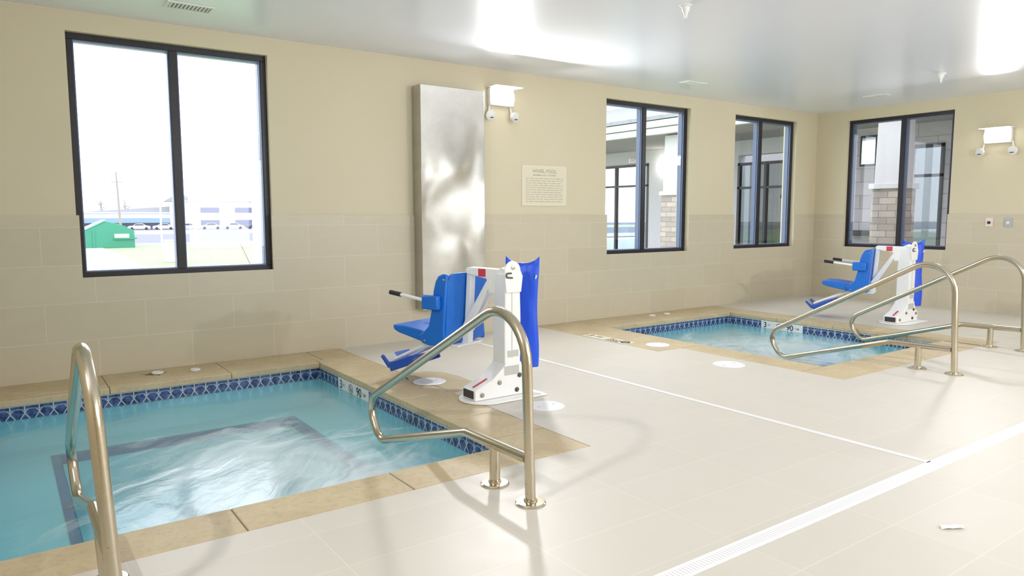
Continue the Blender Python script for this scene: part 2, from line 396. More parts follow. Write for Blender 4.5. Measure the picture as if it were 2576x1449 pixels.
def window(k, a, b, side, xm=None):
    """side 0: back wall (frame along x); side 1: right wall (frame along y)"""
    d0 = .065; d1 = .105; jw = .052; xm = (a+b)/2 if xm is None else xm
    if side == 0: T = lambda u, d, z: (u, YB+d, z)
    else: T = lambda u, d, z: (XE+d, u, z)
    def b_(bm, u0, u1, e0, e1, z0, z1):
        p = T(u0, e0, z0); q = T(u1, e1, z1); bx(bm, min(p[0], q[0]), max(p[0], q[0]), min(p[1], q[1]), max(p[1], q[1]), z0, z1)
    root = bpy.data.objects.new('window_%d' % k, None); C.objects.link(root); root.location = T((a+b)/2, d0, WZ0); struct(root)
    inv = Matrix.Translation(-Vector(root.location))
    def fin(name, bm, m, bev=0):
        bm.transform(inv); return from_bm(name, bm, m, root, bevel=bev)
    bm = bmesh.new()
    b_(bm, a, b, d0, d1, WZ0, WZ0+jw); b_(bm, a, b, d0, d1, WZ1-jw, WZ1)
    b_(bm, a, a+jw, d0, d1, WZ0+jw, WZ1-jw); b_(bm, b-jw, b, d0, d1, WZ0+jw, WZ1-jw)
    fin('window_frame', bm, M['frame'], .003)
    bm = bmesh.new(); b_(bm, xm-.034, xm+.034, d0-.004, d1, WZ0+jw, WZ1-jw); fin('mullion', bm, M['frame'], .003)
    d2 = .175; bm = bmesh.new(); w = jw+.012
    b_(bm, a+.002, b-.002, d1, d2, WZ0+.002, WZ0+w); b_(bm, a+.002, b-.002, d1, d2, WZ1-w, WZ1-.002); b_(bm, a+.002, a+w, d1, d2, WZ0+w, WZ1-w); b_(bm, b-w, b-.002, d1, d2, WZ0+w, WZ1-w); b_(bm, xm-.042, xm+.042, d1, d2, WZ0+w, WZ1-w)
    fin('outer_frame', bm, M['frame_bead'])
    for u0, u1 in ((a+jw, xm-.034), (xm+.034, b-jw)):
        bm = bmesh.new(); z0, z1 = WZ0+jw, WZ1-jw; w = .010; e0, e1 = d0+.012, d0+.028
        b_(bm, u0, u1, e0, e1, z0, z0+w); b_(bm, u0, u1, e0, e1, z1-w, z1); b_(bm, u0, u0+w, e0, e1, z0+w, z1-w); b_(bm, u1-w, u1, e0, e1, z0+w, z1-w)
        fin('glazing_bead', bm, M['frame_bead'])
        bm = bmesh.new(); e = d0+.022
        p = [T(u0+w, e, z0+w), T(u1-w, e, z0+w), T(u1-w, e, z1-w), T(u0+w, e, z1-w)]
        bm.faces.new([bm.verts.new(q) for q in p]); fin('window_glass', bm, M['glass'])
window(1, *WIN[0], 0); window(2, *WIN[1], 0, 7.33); window(3, *WIN[2], 0, 9.93); window(4, *WINE, 1, 5.665)

# ------------------------------------------------------------------ whirlpools
def pool(P, name, label, copings, root_loc):
    r = thing(name, label, 'whirlpool', root_loc); inv = Matrix.Translation(-Vector(root_loc))
    x0, x1, y0, y1 = P['x0'], P['x1'], P['y0'], P['y1']
    def fin(nm, bm, m, **k): bm.transform(inv); return from_bm(nm, bm, m, r, **k)
    # basin: shell with a seat bench all round
    bz, fz, bw = -.40, -.95, .40; t_ = .12
    bm = bmesh.new()
    bx(bm, x0-t_, x1+t_, y0-t_, y1+t_, fz-.1, fz)
    for a in ((x0-t_, x0-.004, y0-t_, y1+t_), (x1+.004, x1+t_, y0-t_, y1+t_), (x0-.004, x1+.004, y0-t_, y0-.004), (x0-.004, x1+.004, y1+.004, y1+t_)):
        bx(bm, *a, fz, -.052)
    bn = .40 if name == 'whirlpool' else .4
    for a in ((x0-.004, x0+bw, y0, y1), (x1-bw, x1+.004, y0, y1), (x0+bw, x1-bw, y0, y0+bn), (x0+bw, x1-bw, y1-.33, y1)):
        bx(bm, *a, fz, bz)
    fin('basin', bm, M['plaster'])
    # navy edge tiles on the bench lip
    bm = bmesh.new(); e = .004; s = .055
    X0, X1, Y0, Y1 = x0+bw, x1-bw, y0+bn, y1-.33
    bx(bm, X0-s, X0+e, Y0-s, Y1+s, bz, bz+e); bx(bm, X1-e, X1+s, Y0-s, Y1+s, bz, bz+e)
    bx(bm, X0, X1, Y0-s, Y0+e, bz, bz+e); bx(bm, X0, X1, Y1-e, Y1+s, bz, bz+e)
    for a in ((X0, X0+e, Y0, Y1), (X1-e, X1, Y0, Y1), (X0, X1, Y0, Y0+e), (X0, X1, Y1-e, Y1)): bx(bm, *a, bz-.06, bz+e)
    fin('bench_edge_tiles', bm, M['navy'])
    # waterline band with uv in metres
    z0, z1 = -.158, -.052; bm = bmesh.new(); uvl = bm.loops.layers.uv.new('UVMap')
    for pa, pb in (((x0, y1), (x1, y1)), ((x1, y1), (x1, y0)), ((x1, y0), (x0, y0)), ((x0, y0), (x0, y1))):
        L = (Vector(pb)-Vector(pa)).length
        q = [(pa, z0, 0), (pb, z0, L), (pb, z1, L), (pa, z1, 0)]
        f = bm.faces.new([bm.verts.new((p[0], p[1], z)) for p, z, _ in q])
        for lp, (p, z, u) in zip(f.loops, q): lp[uvl].uv = (u+.02, z-(-.155))
    bm.transform(inv); me = bpy.data.meshes.new('waterline_tiles'); bm.to_mesh(me); bm.free(); link('waterline_tiles', me, M['waterline'], r)
    # coping
    for c in copings:
        pts = c if not isinstance(c, tuple) else [(c[0], c[2]), (c[1], c[2]), (c[1], c[3]), (c[0], c[3])]
        bm = bmesh.new(); prism(bm, pts, -.05, .0, 'xy'); fin('coping_stone', bm, M['coping'], bevel=.006)
    return r
g = .004
def row(a, b, cuts, lo, hi, axis):
    cs = [a]+cuts+[b]; out = []
    for p, q in zip(cs, cs[1:]):
        out.append((p+g/2, q-g/2, lo, hi) if axis == 'x' else (lo, hi, p+g/2, q-g/2))
    return out
cop1 = row(-.5, 2.47, [.66, 1.60], 6.575, 7.048, 'x') + row(-.5, 2.40, [.66, 1.60], 6.47, 6.571, 'x')
cop1 += row(-.12, 2.36, [.82, 1.64], 3.142, 3.445, 'x')
cop1 += [(2.365, 2.818, 3.142, 3.60)] + row(3.604, 6.471, [4.11, 4.80, 5.72], 2.395, 2.818, 'y') + [(2.405, 2.818, 6.475, 6.571), (2.474, 2.818, 6.575, 7.048)]
cop1 += row(3.142, 6.466, [4.1, 5.1], -.5, -.125, 'y')
pool1 = pool(P1, 'whirlpool', 'near whirlpool with bubbling blue water under the large left window', cop1, (1.14, 4.97, 0))
cop2 = row(5.372, 8.40, [6.15, 7.05, 7.75], 6.565, 7.048, 'x') + row(6.052, 8.40, [7.05], 6.44, 6.561, 'x')
cop2 += row(5.705, 8.35, [6.5, 7.4], 3.202, 3.60, 'x')
cop2 += row(3.202, 6.436, [4.0, 4.9, 5.7], 8.405, 8.80, 'y') + [(8.405, 8.80, 6.44, 6.561), (8.404, 8.80, 6.565, 7.048)]
cop2 += row(3.604, 4.98, [4.3], 5.705, 6.048, 'y') + row(4.984, 6.561, [5.75], 5.372, 6.048, 'y')
pool2 = pool(P2, 'whirlpool', 'far whirlpool with pale rippling water in front of the corner windows', cop2, (7.2, 5.0, 0))
# bedding under the stones (dark joints), inside the floor cut-outs
for (a, pl, inv_) in ((((-.5, 2.82), (3.14, 7.05)), P1, pool1), (((5.70, 8.80), (3.20, 7.05)), P2, pool2)):
    (u0, u1), (v0, v1) = a; bm = bmesh.new(); x0, x1, y0, y1 = pl['x0'], pl['x1'], pl['y0'], pl['y1']; t_ = .12
    for r_ in ((u0, x0-t_, v0, v1), (x1+t_, u1, v0, v1), (x0-t_, x1+t_, v0, y0-t_), (x0-t_, x1+t_, y1+t_, v1)):
        if r_[1] > r_[0]: bx(bm, *r_, -.15, -.052)
    if pl is P2: bx(bm, 5.37, 5.70, 4.98, 7.05, -.15, -.052)
    bm.transform(Matrix.Translation(-Vector(inv_.location))); from_bm('stone_bedding', bm, M['grout'], inv_)
    bm = bmesh.new()   # joint mortar a little below the stone tops
    for r_ in ((u0+.002, x0-.012, v0+.002, v1-.003), (x1+.012, u1-.002, v0+.002, v1-.003), (x0-.012, x1+.012, v0+.002, y0-.012), (x0-.012, x1+.012, y1+.012, v1-.003)):
        bx(bm, *r_, -.051, -.003)
    if pl is P2: bx(bm, 5.372, 5.698, 4.982, 7.047, -.051, -.003)
    bm.transform(Matrix.Translation(-Vector(inv_.location))); from_bm('joint_mortar', bm, M['grout'], inv_)
# widened stone around the near pool's skimmer lid
def patch(pool_, pts, z=.0035):
    bm = bmesh.new(); prism(bm, pts, -.0, z, 'xy'); bm.transform(Matrix.Translation(-Vector(pool_.location)))
    return from_bm('skimmer_surround_stone', bm, M['patch'], pool_)
patch(pool1, [(2.83, 4.74), (3.0, 4.78), (3.14, 4.93), (3.16, 5.2), (3.12, 5.42), (3.02, 5.53), (2.83, 5.56)])
# water surfaces
def water_obj(P, mat, label):
    bm = bmesh.new(); n = 40; V = [[None]*(n+1) for _ in range(n+1)]
    for i in range(n+1):
        for j in range(n+1):
            x = P['x0']+.002+(P['x1']-P['x0']-.004)*i/n; y = P['y0']+.002+(P['y1']-P['y0']-.004)*j/n
            z = .004*math.sin(3.1*x+1.7*y)*math.sin(2.3*y-1.1*x)+.003*math.sin(7*x-5*y)
            V[i][j] = bm.verts.new((x, y, -.15+z))
    for i in range(n):
        for j in range(n): bm.faces.new([V[i][j], V[i+1][j], V[i+1][j+1], V[i][j+1]])
    o = from_bm('whirlpool_water', bm, mat, smooth=True)
    if o.data.polygons[0].normal.z < 0: o.data.flip_normals()
    return tag(o, label, 'water', kind='stuff')
water_obj(P1, M['water1'], 'churning turquoise water with white foam in the near whirlpool')
water_obj(P2, M['water2'], 'pale rippled water in the far whirlpool')

# depth marker on the waterline of each pool, right-hand wall (faces -x)
def depth_marker(x, ys, label, grp):
    y0, y1 = ys; yc = (y0+y1)/2
    r = thing('depth_marker', label, 'sign', (x, yc, -.105), 0, grp)
    box('marker_tile', -.006, -.0005, -(y1-y0)/2, (y1-y0)/2, -.048, .050, M['markwhite'], r)
    # text is read from inside the pool, looking along +x: text +x axis = -y
    B = Matrix(((0, 0, -1, 0), (-1, 0, 0, 0), (0, 1, 0, 0), (0, 0, 0, 1)))
    w = (y1-y0)
    for s, off, sz, m in (('3', .40, .105, 'markink'), ('FT', .30, .04, 'markgrey'), ('90', -.20, .105, 'markink'), ('CM', -.37, .04, 'markgrey')):
        text('lettering', s, sz, M[m], Matrix.Translation((-.0068, off*w, -.004)) @ B, r)
    bm = bmesh.new(); R = .038; n = 28; ring = [Vector((-.0068, .06*w+R*math.cos(2*PI*k/n), -.002+R*math.sin(2*PI*k/n))) for k in range(n+1)]
    tube(bm, ring, .0045, 8, True); s_ = R*.7; tube(bm, [(-.0068, .06*w+s_, s_), (-.0068, .06*w-s_, -s_)], .004, 8)
    from_bm('no_diving_ring', bm, M['markgrey'], r, smooth=True)
    bm = bmesh.new(); prism(bm, [(.06*w+.016, -.02), (.06*w+.004, .012), (.06*w-.006, .004), (.06*w-.004, -.022)], -.0078, -.0066, 'yz'); from_bm('diver_figure', bm, M['markink'], r)
depth_marker(2.40, (5.38, 6.02), 'white 3 FT 90 CM depth marker on the near whirlpool waterline', 'depth markers')
depth_marker(8.40, (5.30, 5.92), 'white 3 FT 90 CM depth marker on the far whirlpool waterline', 'depth markers')
# deck depth marker beside the far whirlpool
r = thing('deck_marker', 'pale deck tile marker reading 3 FT NO DIVING beside the far whirlpool', 'sign', (5.46, 5.82, .001))
A = Matrix.Rotation(-PI/2, 4, 'Z')
for i, (yy, s, sz) in enumerate(((.28, '3', .14), (.14, 'FT', .09), (-.13, 'NO', .09), (-.28, '', .1))):
    box('marker_tile', -.085, .085, yy-.068, yy+.068, 0, .003, M['decktile'], r)
    if s: text('lettering', s, sz, M['boltdark'], Matrix.Translation((0, yy, .0036)) @ A, r)
box('marker_tile', -.085, .085, .001, .067, 0, .003, M['decktile'], r)
text('lettering', 'DIVING', .052, M['boltdark'], Matrix.Translation((-.05, -.13, .0037)) @ A, r)
bm = bmesh.new(); R = .05; tube(bm, [(R*math.cos(2*PI*k/24), -.28+R*math.sin(2*PI*k/24), .004) for k in range(25)], .005, 8); tube(bm, [(-.035, -.245, .004), (.035, -.315, .004)], .004, 8)
from_bm('no_diving_ring', bm, M['boltdark'], r, smooth=True)

# round lids and jets
def disc(name, x, y, rad, z, label, cat, grp, mat='lid', h=.006):
    r = thing(name, label, cat, (x, y, z), 0, grp)
    bm = bmesh.new(); lathe(bm, [(rad, 0), (rad, h*.6), (rad*.96, h), (rad*.86, h), (rad*.85, h*.8), (0.001, h*.8)], n=40); from_bm('cover_plate', bm, M[mat], r, smooth=True, auto=30)
    for a in (0, PI):
        bm = bmesh.new(); lathe(bm, [(rad*.07, h*.78), (rad*.07, h*.95), (.0005, h*.95)], (rad*.5*math.cos(a), rad*.5*math.sin(a), 0), 12)
        from_bm('lid_screw', bm, M['greyplate'], r)
    return r
disc('skimmer_lid', 2.845, 5.165, .135, .0035, 'round white skimmer lid on the stone beside the near whirlpool', 'lid', 'skimmer lids')
disc('skimmer_lid', 3.165, 4.01, .135, 0, 'round white skimmer lid on the floor right of the near pool lift', 'lid', 'skimmer lids')
disc('skimmer_lid', 5.64, 5.24, .125, .001, 'round white skimmer lid on the stone edge left of the far whirlpool', 'lid', 'skimmer lids')
disc('skimmer_lid', 5.43, 4.16, .145, 0, 'round white skimmer lid on the open floor before the far whirlpool', 'lid', 'skimmer lids')
disc('air_cap', 1.075, 6.86, .048, .001, 'small white cap with dark stain on ledge behind near whirlpool', 'cap', 'small white caps', h=.012)
disc('air_cap', 1.371, 6.80, .042, .001, 'small clean white cap on the ledge behind the near whirlpool', 'cap', 'small white caps', h=.012)
disc('air_cap', 7.244, 6.84, .045, .001, 'left small white cap on the ledge behind the far whirlpool', 'cap', 'small white caps', h=.012)
disc('air_cap', 7.526, 6.835, .045, .001, 'right small white cap on the ledge behind the far whirlpool', 'cap', 'small white caps', h=.012)
# splayed stain under the first cap
bm = bmesh.new(); pts = []
for k in range(18):
    a = 2*PI*k/18; rr = (.055 if k % 2 else random.uniform(.06, .13)); pts.append((1.055+rr*1.2*math.cos(a), 6.845+rr*math.sin(a)))
prism(bm, pts, .0004, .001, 'xy'); bm.transform(Matrix.Translation(-Vector(pool1.location))); from_bm('sealant_stain', bm, M['grout'], pool1)

# drains
def grate(p0, p1, w, label):
    a = Vector(p0); b = Vector(p1); d = (b-a); L = d.length; d.normalize(); nrm = Vector((-d.y, d.x)); bm = bmesh.new(); uvl = bm.loops.layers.uv.new('UVMap')
    c = [a-nrm*w/2, b-nrm*w/2, b+nrm*w/2, a+nrm*w/2]
    top = [bm.verts.new((q.x, q.y, .003)) for q in c]; bot = [bm.verts.new((q.x, q.y, .0002)) for q in c]
    f = bm.faces.new(top)
    for lp, uv in zip(f.loops, ((0, 0), (L, 0), (L, 1), (0, 1))): lp[uvl].uv = uv
    for i in range(4): bm.faces.new([top[i], bot[i], bot[(i+1) % 4], top[(i+1) % 4]])
    me = bpy.data.meshes.new('drain_grate'); bm.to_mesh(me); bm.free(); return tag(link('drain_grate', me, M['grate']), label, 'drain', 'trench drains')
grate((4.16, 1.82), (4.16, 7.04), .042, 'thin white trench drain running from the back wall across the floor')
grate((-.6, 1.785), (XT-.01, 1.785), .085, 'wide white trench drain crossing the floor at lower right')

# ------------------------------------------------------------------ handrails
def handrail(name, x, y0, label, tilt=0, dz=-.03):
    r = thing(name, label, 'handrail', (x, y0, 0), 0, 'stainless pool handrails'); r.rotation_euler = (0, tilt, 0)
    pts = [(0, 0, 0), (0, .045, 1.075+dz), (0, 1.86, .115), (0, 1.69, -.13), (0, .58, .205), (0, .03, .215)]
    P = round_path(pts, {'d': .12, 1: .24, 2: .13, 3: .13}, 10)
    bm = bmesh.new(); tube(bm, P, .0255, 20); from_bm('rail_tube', bm, M['steel'], r, smooth=True, auto=50)
    bm = bmesh.new(); tube(bm, [(0, .305, 0), (0, .305, .205)], .0275, 20); from_bm('short_post', bm, M['steel'], r, smooth=True, auto=50)
    for yy in (0, .305):
        bm = bmesh.new(); lathe(bm, [(.074, .0), (.074, .006), (.068, .012), (.034, .013), (.0325, .02), (.027, .022)], (0, yy, 0), 36)
        from_bm('floor_flange', bm, M['steel'], r, smooth=True, auto=35)
    return r
h1 = handrail('handrail', 2.01, 2.665, 'stainless handrail at the right of the near whirlpool')
handrail('handrail', .262, 2.69, 'stainless handrail seen end-on at the far left of the picture', math.radians(-2.6))
handrail('handrail', 6.66, 2.755, 'stainless handrail nearest the camera of the two at the far whirlpool', 0, .015)
handrail('handrail', 8.36, 2.83, 'stainless handrail behind the other at the far whirlpool, right edge', 0, .015)

# ------------------------------------------------------------------ pool lifts
def arc_pts(cx, cy, r, a0, a1, n=10): return [(cx+r*math.cos(math.radians(a0+(a1-a0)*k/n)), cy+r*math.sin(math.radians(a0+(a1-a0)*k/n))) for k in range(n+1)]
def lift(loc, label):
    r = thing('pool_lift', label, 'pool lift', loc, 0, 'blue and white pool lifts')
    AM = Matrix(((math.sin(math.radians(-20)), -math.cos(math.radians(-20)), 0, 0), (math.cos(math.radians(-20)), math.sin(math.radians(-20)), 0, 0), (0, 0, 1, 0), (0, 0, 0, 1)))
    # AM maps (s forward, l left, z) into root space
    def F(nm, bm, m, par=r, arm=False, **k):
        if arm: bm.transform(AM)
        return from_bm(nm, bm, M[m], par, **k)
    # base plate, rounded nose toward the pool (-x)
    bm = bmesh.new(); prism(bm, [(.24, -.19), (.24, .19)]+arc_pts(-.21, 0, .19, 90, 270, 14), 0, .014, 'xy'); F('base_plate', bm, 'powder', bevel=.003)
    bm = bmesh.new(); prism(bm, [(-.345, .016), (-.345, .085), (-.33, .10), (-.19, .155), (-.085, .245), (-.07, .27), (.07, .27), (.105, .17), (.17, .13), (.17, .016)], -.088, .088, 'xz')
    base = F('base_housing', bm, 'powder', bevel=.006)
    for (x, z) in ((-.285, .055), (-.13, .13), (.03, .055), (.12, .11), (.055, .165)):
        bm = bmesh.new(); lathe(bm, [(.019, 0), (.019, .004), (.011, .005), (.011, .012), (.0005, .013)], (x, -.088, z), 16, Matrix.Rotation(PI/2, 4, 'X')); F('bolt', bm, 'boltdark' if z in (.055, .165) and x > 0 else 'chrome', base, smooth=True, auto=30)
    box('motor_grille', -.352, -.344, -.066, .066, .03, .088, M['grille'], base)
    bm = bmesh.new(); prism(bm, [(-.322, .106), (-.20, .1555), (-.20, .1585), (-.322, .109)], -.03, -.012, 'xz'); F('warning_strip', bm, 'red', base)
    box('instruction_label', -.085, .05, -.0895, -.0875, .175, .245, M['lblgrey'], base)
    # mast
    bm = bmesh.new(); prism(bm, [(-.075, .24), (.07, .24), (.075, .60), (.065, .94), (-.065, .94), (-.075, .60)], -.08, .08, 'xz'); mast = F('mast', bm, 'powder', bevel=.008)
    box('mast_slot', -.012, -.006, -.0812, -.0795, .3, .80, M['greyplate'], mast)
    box('instruction_label', -.05, .05, -.0825, -.0795, .31, .36, M['lblgrey'], mast)
    bm = bmesh.new(); prism(bm, [(-.07, .80), (.065, .80), (.08, .92)]+arc_pts(-.012, .965, .07, 0, 180, 12)+[(-.085, .93)], -.098, -.083, 'xz'); ph = F('pivot_plate', bm, 'powder', bevel=.003)
    bm = bmesh.new(); lathe(bm, [(.015, 0), (.015, .006), (.0005, .008)], (-.012, -.098, .985), 16, Matrix.Rotation(PI/2, 4, 'X')); F('pivot_bolt', bm, 'chrome', ph, smooth=True, auto=30)
    bm = bmesh.new(); tube(bm, round_path([(-.03, -.105, .945), (-.075, -.105, .945), (-.075, -.105, .915), (-.02, -.105, .91)], .012, 5), .006, 8); F('latch_clip', bm, 'boltdark', ph, smooth=True)
    bm = bmesh.new(); tube(bm, [(-.04, 0, .93), (.05, 0, .95)], .05, 14); F('pivot_hub', bm, 'powder', smooth=True, auto=40)
    # swing arm
    bm = bmesh.new(); prism(bm, [(-.02, .87), (-.02, .965), (.30, .972), (.345, .972), (.365, .955), (.35, .92), (.16, .89), (.14, .78), (.02, .78)], -.045, .045, 'xz'); arm = F('lift_arm', bm, 'powder', arm=True, bevel=.006)
    bm = bmesh.new(); bx(bm, .165, .235, .045, .047, .905, .965); F('warning_label', bm, 'red', arm, True)
    bm = bmesh.new(); prism(bm, [(.11, .87), (.16, .87), (.40, .50), (.385, .44), (.345, .47)], .018, .05, 'xz'); prism(bm, [(.11, .87), (.16, .87), (.40, .50), (.385, .44), (.345, .47)], -.05, -.018, 'xz'); F('link_strut', bm, 'powder', arm=True, bevel=.004)
    # hanger that carries the seat
    bm = bmesh.new(); prism(bm, [(.315, .955), (.36, .955), (.385, .56), (.415, .40), (.44, .345), (.355, .345), (.345, .40), (.338, .56)], -.03, .03, 'xz'); F('seat_hanger', bm, 'powder', arm=True, bevel=.006)
    bm = bmesh.new(); bx(bm, .35, .62, -.16, .16, .355, .372); F('seat_bracket', bm, 'powder', arm=True, bevel=.003)
    # seat pan
    bm = bmesh.new(); prism(bm, [(.955, .497), (.965, .482), (.95, .452), (.90, .432), (.63, .378), (.47, .374), (.44, .395), (.455, .43), (.60, .462), (.70, .48), (.85, .496)], -.235, .235, 'xz')
    F('seat', bm, 'blue', arm=True, bevel=.014)
    # backrest: rear sheet with rounded top corners, two side bolsters
    bm = bmesh.new(); y_ = .24; pts = [(-y_, .38), (-y_, .84)]+arc_pts(-y_+.09, .84, .09, 180, 90, 8)+arc_pts(y_-.09, .84, .09, 90, 0, 8)+[(y_, .38)]
    n = len(pts); V0 = []; V1 = []
    for (l, z) in pts:
        s = .405-.035*((z-.38)/.55)
        V0.append(bm.verts.new((s, l, z))); V1.append(bm.verts.new((s+.03, l, z)))
    bm.faces.new(V0); bm.faces.new(V1[::-1])
    for i in range(n): bm.faces.new([V0[i], V1[i], V1[(i+1) % n], V0[(i+1) % n]])
    back = F('backrest', bm, 'blue', arm=True, bevel=.006)
    for sg in (-1, 1):
        bm = bmesh.new(); w = [(.372, .926), (.41, .93), (.455, .915), (.485, .87), (.505, .80), (.53, .64), (.56, .52), (.62, .465), (.66, .44), (.63, .378), (.56, .365), (.40, .372), (.41, .5)]
        a, b = (sg*.232, sg*.262); prism(bm, w, min(a, b), max(a, b), 'xz'); F('side_bolster', bm, 'blue', back, True, bevel=.008)
        for (s, z) in ((.40, .885), (.60, .40)):
            bm = bmesh.new(); lathe(bm, [(.011, 0), (.008, .005), (.0005, .006)], (s, sg*.262, z), 12, Matrix.Rotation(-sg*PI/2, 4, 'X')); F('rivet', bm, 'chrome', back, True, smooth=True)
    for sg in (-1, 1):
        bm = bmesh.new(); a, b = (sg*.263, sg*.315); bx(bm, .425, .585, min(a, b), max(a, b), .655, .765); blk = F('armrest', bm, 'blue_d' if sg < 0 else 'blue', arm=True, bevel=.012)
        bm = bmesh.new(); tube(bm, [(.57, sg*.29, .722), (.82, sg*.29, .752)], .0135, 14); F('armrest_bar', bm, 'powder', blk, True, smooth=True, auto=50)
        bm = bmesh.new(); tube(bm, [(.815, sg*.29, .7515), (.93, sg*.29, .765)], .0185, 14); F('hand_grip', bm, 'black', blk, True, smooth=True, auto=50)
    # footrest: bars and tray
    foot = None
    bm = bmesh.new(); du = Vector((.30, 0, -.11)).normalized(); up = Vector((.11, 0, .30)).normalized(); o_ = Vector((.80, 0, .235))
    def Q(u, l, h): return o_+du*u+up*h+Vector((0, l, 0))
    def slab(u0, u1, l0, l1, h0, h1):
        b = [bm.verts.new(Q(u, l, h)) for h in (h0, h1) for l in (l0, l1) for u in (u0, u1)]
        for f in ((0, 1, 3, 2), (4, 6, 7, 5), (0, 4, 5, 1), (2, 3, 7, 6), (0, 2, 6, 4), (1, 5, 7, 3)): bm.faces.new([b[i] for i in f])
    slab(0, .30, -.17, .17, -.012, .012)
    tip = Q(.29, 0, 0); prism(bm, [(tip.x-.01, tip.z-.012), (tip.x+.02, tip.z-.03), (tip.x+.105, tip.z+.06), (tip.x+.09, tip.z+.078)], -.17, .17, 'xz')
    slab(.02, .30, .155, .172, -.055, .02); slab(.02, .30, -.172, -.155, -.055, .02)
    foot = F('footrest', bm, 'blue_d', arm=True, bevel=.008)
    bm = bmesh.new(); prism(bm, [(tip.x+.022, tip.z+.018), (tip.x+.019, tip.z+.021), (tip.x+.082, tip.z+.078), (tip.x+.086, tip.z+.076)], .03, .15, 'xz'); F('grip_pad', bm, 'lblgrey', foot, True)
    for l in (-.09, .09):
        bm = bmesh.new(); tube(bm, [(.56, l, .405), (1.08, l, .170)], .0165, 14); F('footrest_bar', bm, 'powder', arm=True, smooth=True, auto=50)
    return r
L1 = (3.12, 4.44, .002)
lift1 = lift(L1, 'blue-seated white pool lift beside the near whirlpool')
L2 = (9.44, 4.54, .002)
dup(lift1, L2, 'blue-seated white pool lift in front of the right wall window')
# vinyl cover hanging behind each lift's mast
def cover(loc):
    r = thing('lift_cover', 'blue vinyl cover hanging behind the near pool lift', 'cover', loc, 0, 'blue vinyl lift covers')
    ux = Vector((.67, -.74, 0)); uy = Vector((.74, .67, 0)); bm = bmesh.new(); nz = 26; nu = 28; rings = []
    for j in range(nz+1):
        tz = j/nz; z = .19+.835*tz; ring = []
        pinch = max(0, (tz-.80)/.20)
        w = .118+.006*math.sin(tz*9)+(.014*pinch); th = .044*(1-pinch)**.7+.006; th *= (.85+.15*math.sin(tz*5+1))
        for k in range(nu):
            a = 2*PI*k/nu; cu_, sn = math.cos(a), math.sin(a)
            uu = w*math.copysign(abs(cu_)**.8, cu_); vv = th*math.copysign(abs(sn)**.9, sn)
            vv += .006*math.sin(uu*60+tz*14)*(1+2*pinch)*(1 if sn > 0 else .4)
            zz = z+(.035*pinch*(abs(uu)/w)**3)-(.022*pinch*(1-(uu/w)**2))
            uu += .010*(1-tz)
            ring.append(bm.verts.new(ux*uu+uy*vv+Vector((0, 0, zz))))
        rings.append(ring)
    for a, b in zip(rings, rings[1:]):
        for k in range(nu): bm.faces.new([a[k], a[(k+1) % nu], b[(k+1) % nu], b[k]])
    bm.faces.new(rings[0][::-1]); bm.faces.new(rings[-1])
    from_bm('vinyl_bag', bm, M['fabric'], r, smooth=True, auto=70)
    bm = bmesh.new(); c0 = ux*-.12+Vector((0, 0, 1.02))
    tube(bm, [c0+Vector((0, 0, -.02)), c0+Vector((0, 0, .012)), c0+ux*-.004+Vector((0, 0, .03))], [.016, .012, .002], 8); from_bm('gathered_corner', bm, M['fabric'], r, smooth=True)
    bm = bmesh.new(); q = ux*.108-uy*.034
    tube(bm, [q+Vector((0, 0, .885)), q+ux*.006+Vector((0, 0, .90)), q+ux*.008+Vector((0, 0, .915))], .006, 8); from_bm('white_logo_mark', bm, M['white_plastic'], r, smooth=True)
    return r
cv = cover((L1[0]+.205, L1[1]+.076, 0))
dup(cv, (L2[0]+.245, L2[1]+.045, 0), 'blue vinyl cover hanging behind the far pool lift')
# small ring anchor on the stone under the near lift's footrest
r = thing('deck_anchor', 'small bent metal deck anchor under the near lift footrest', 'anchor', (2.66, 5.40, .001))
bm = bmesh.new(); lathe(bm, [(.022, 0), (.022, .004), (.0005, .005)], (0, 0, 0), 16); from_bm('anchor_plate', bm, M['chrome'], r)
bm = bmesh.new(); tube(bm, round_path([(0, 0, 0), (0, 0, .02), (.05, -.03, .028), (.085, -.05, .004)], .02, 5), .005, 8); from_bm('bent_rod', bm, M['boltdark'], r, smooth=True)

# ------------------------------------------------------------------ wall panel, sign, lights, boxes
r = thing('steel_panel', 'tall brushed stainless steel panel on wall between windows', 'panel', (4.125, YT, .345))
bm = bmesh.new(); n = 10
bx(bm, -.405, .405, -.175, .002, 0, 2.41); from_bm('panel_box', bm, M['sheet'], r, bevel=.004)
for z in (.06, 1.2, 2.35):
    bm = bmesh.new(); lathe(bm, [(.008, 0), (.008, .002), (.0005, .003)], (.385, -.175, z), 12, Matrix.Rotation(PI/2, 4, 'X')); from_bm('panel_screw', bm, M['chrome'], r)
r = thing('rules_sign', 'cream notice headed WHIRL POOL on the wall right of steel panel', 'sign', (5.535, YB, 1.733))
box('sign_board', -.347, .347, -.008, -.0005, -.243, .243, M['paper'], r, .002)
box('sign_border', -.33, .33, -.0086, -.008, -.226, .226, simple('sign_inner_field', srgb(226, 219, 196), .5, var=.01), r)
BT = Matrix.Rotation(PI/2, 4, 'X')
text('heading', 'WHIRL POOL', .062, M['ink2'], Matrix.Translation((0, -.0092, .175)) @ BT, r)
text('subheading', 'MAXIMUM LOAD: 12 BATHERS', .026, M['ink'], Matrix.Translation((0, -.0092, .128)) @ BT, r)
bm = bmesh.new(); random.seed(3)
for k in range(11):
    z = .088-.028*k; x = -.29
    while x < .27:
        w = random.uniform(.03, .09); w = min(w, .29-x); bx(bm, x, x+w, -.0092, -.0086, z-.005, z+.005); x += w+.014
from_bm('small_print', bm, M['ink'], r)

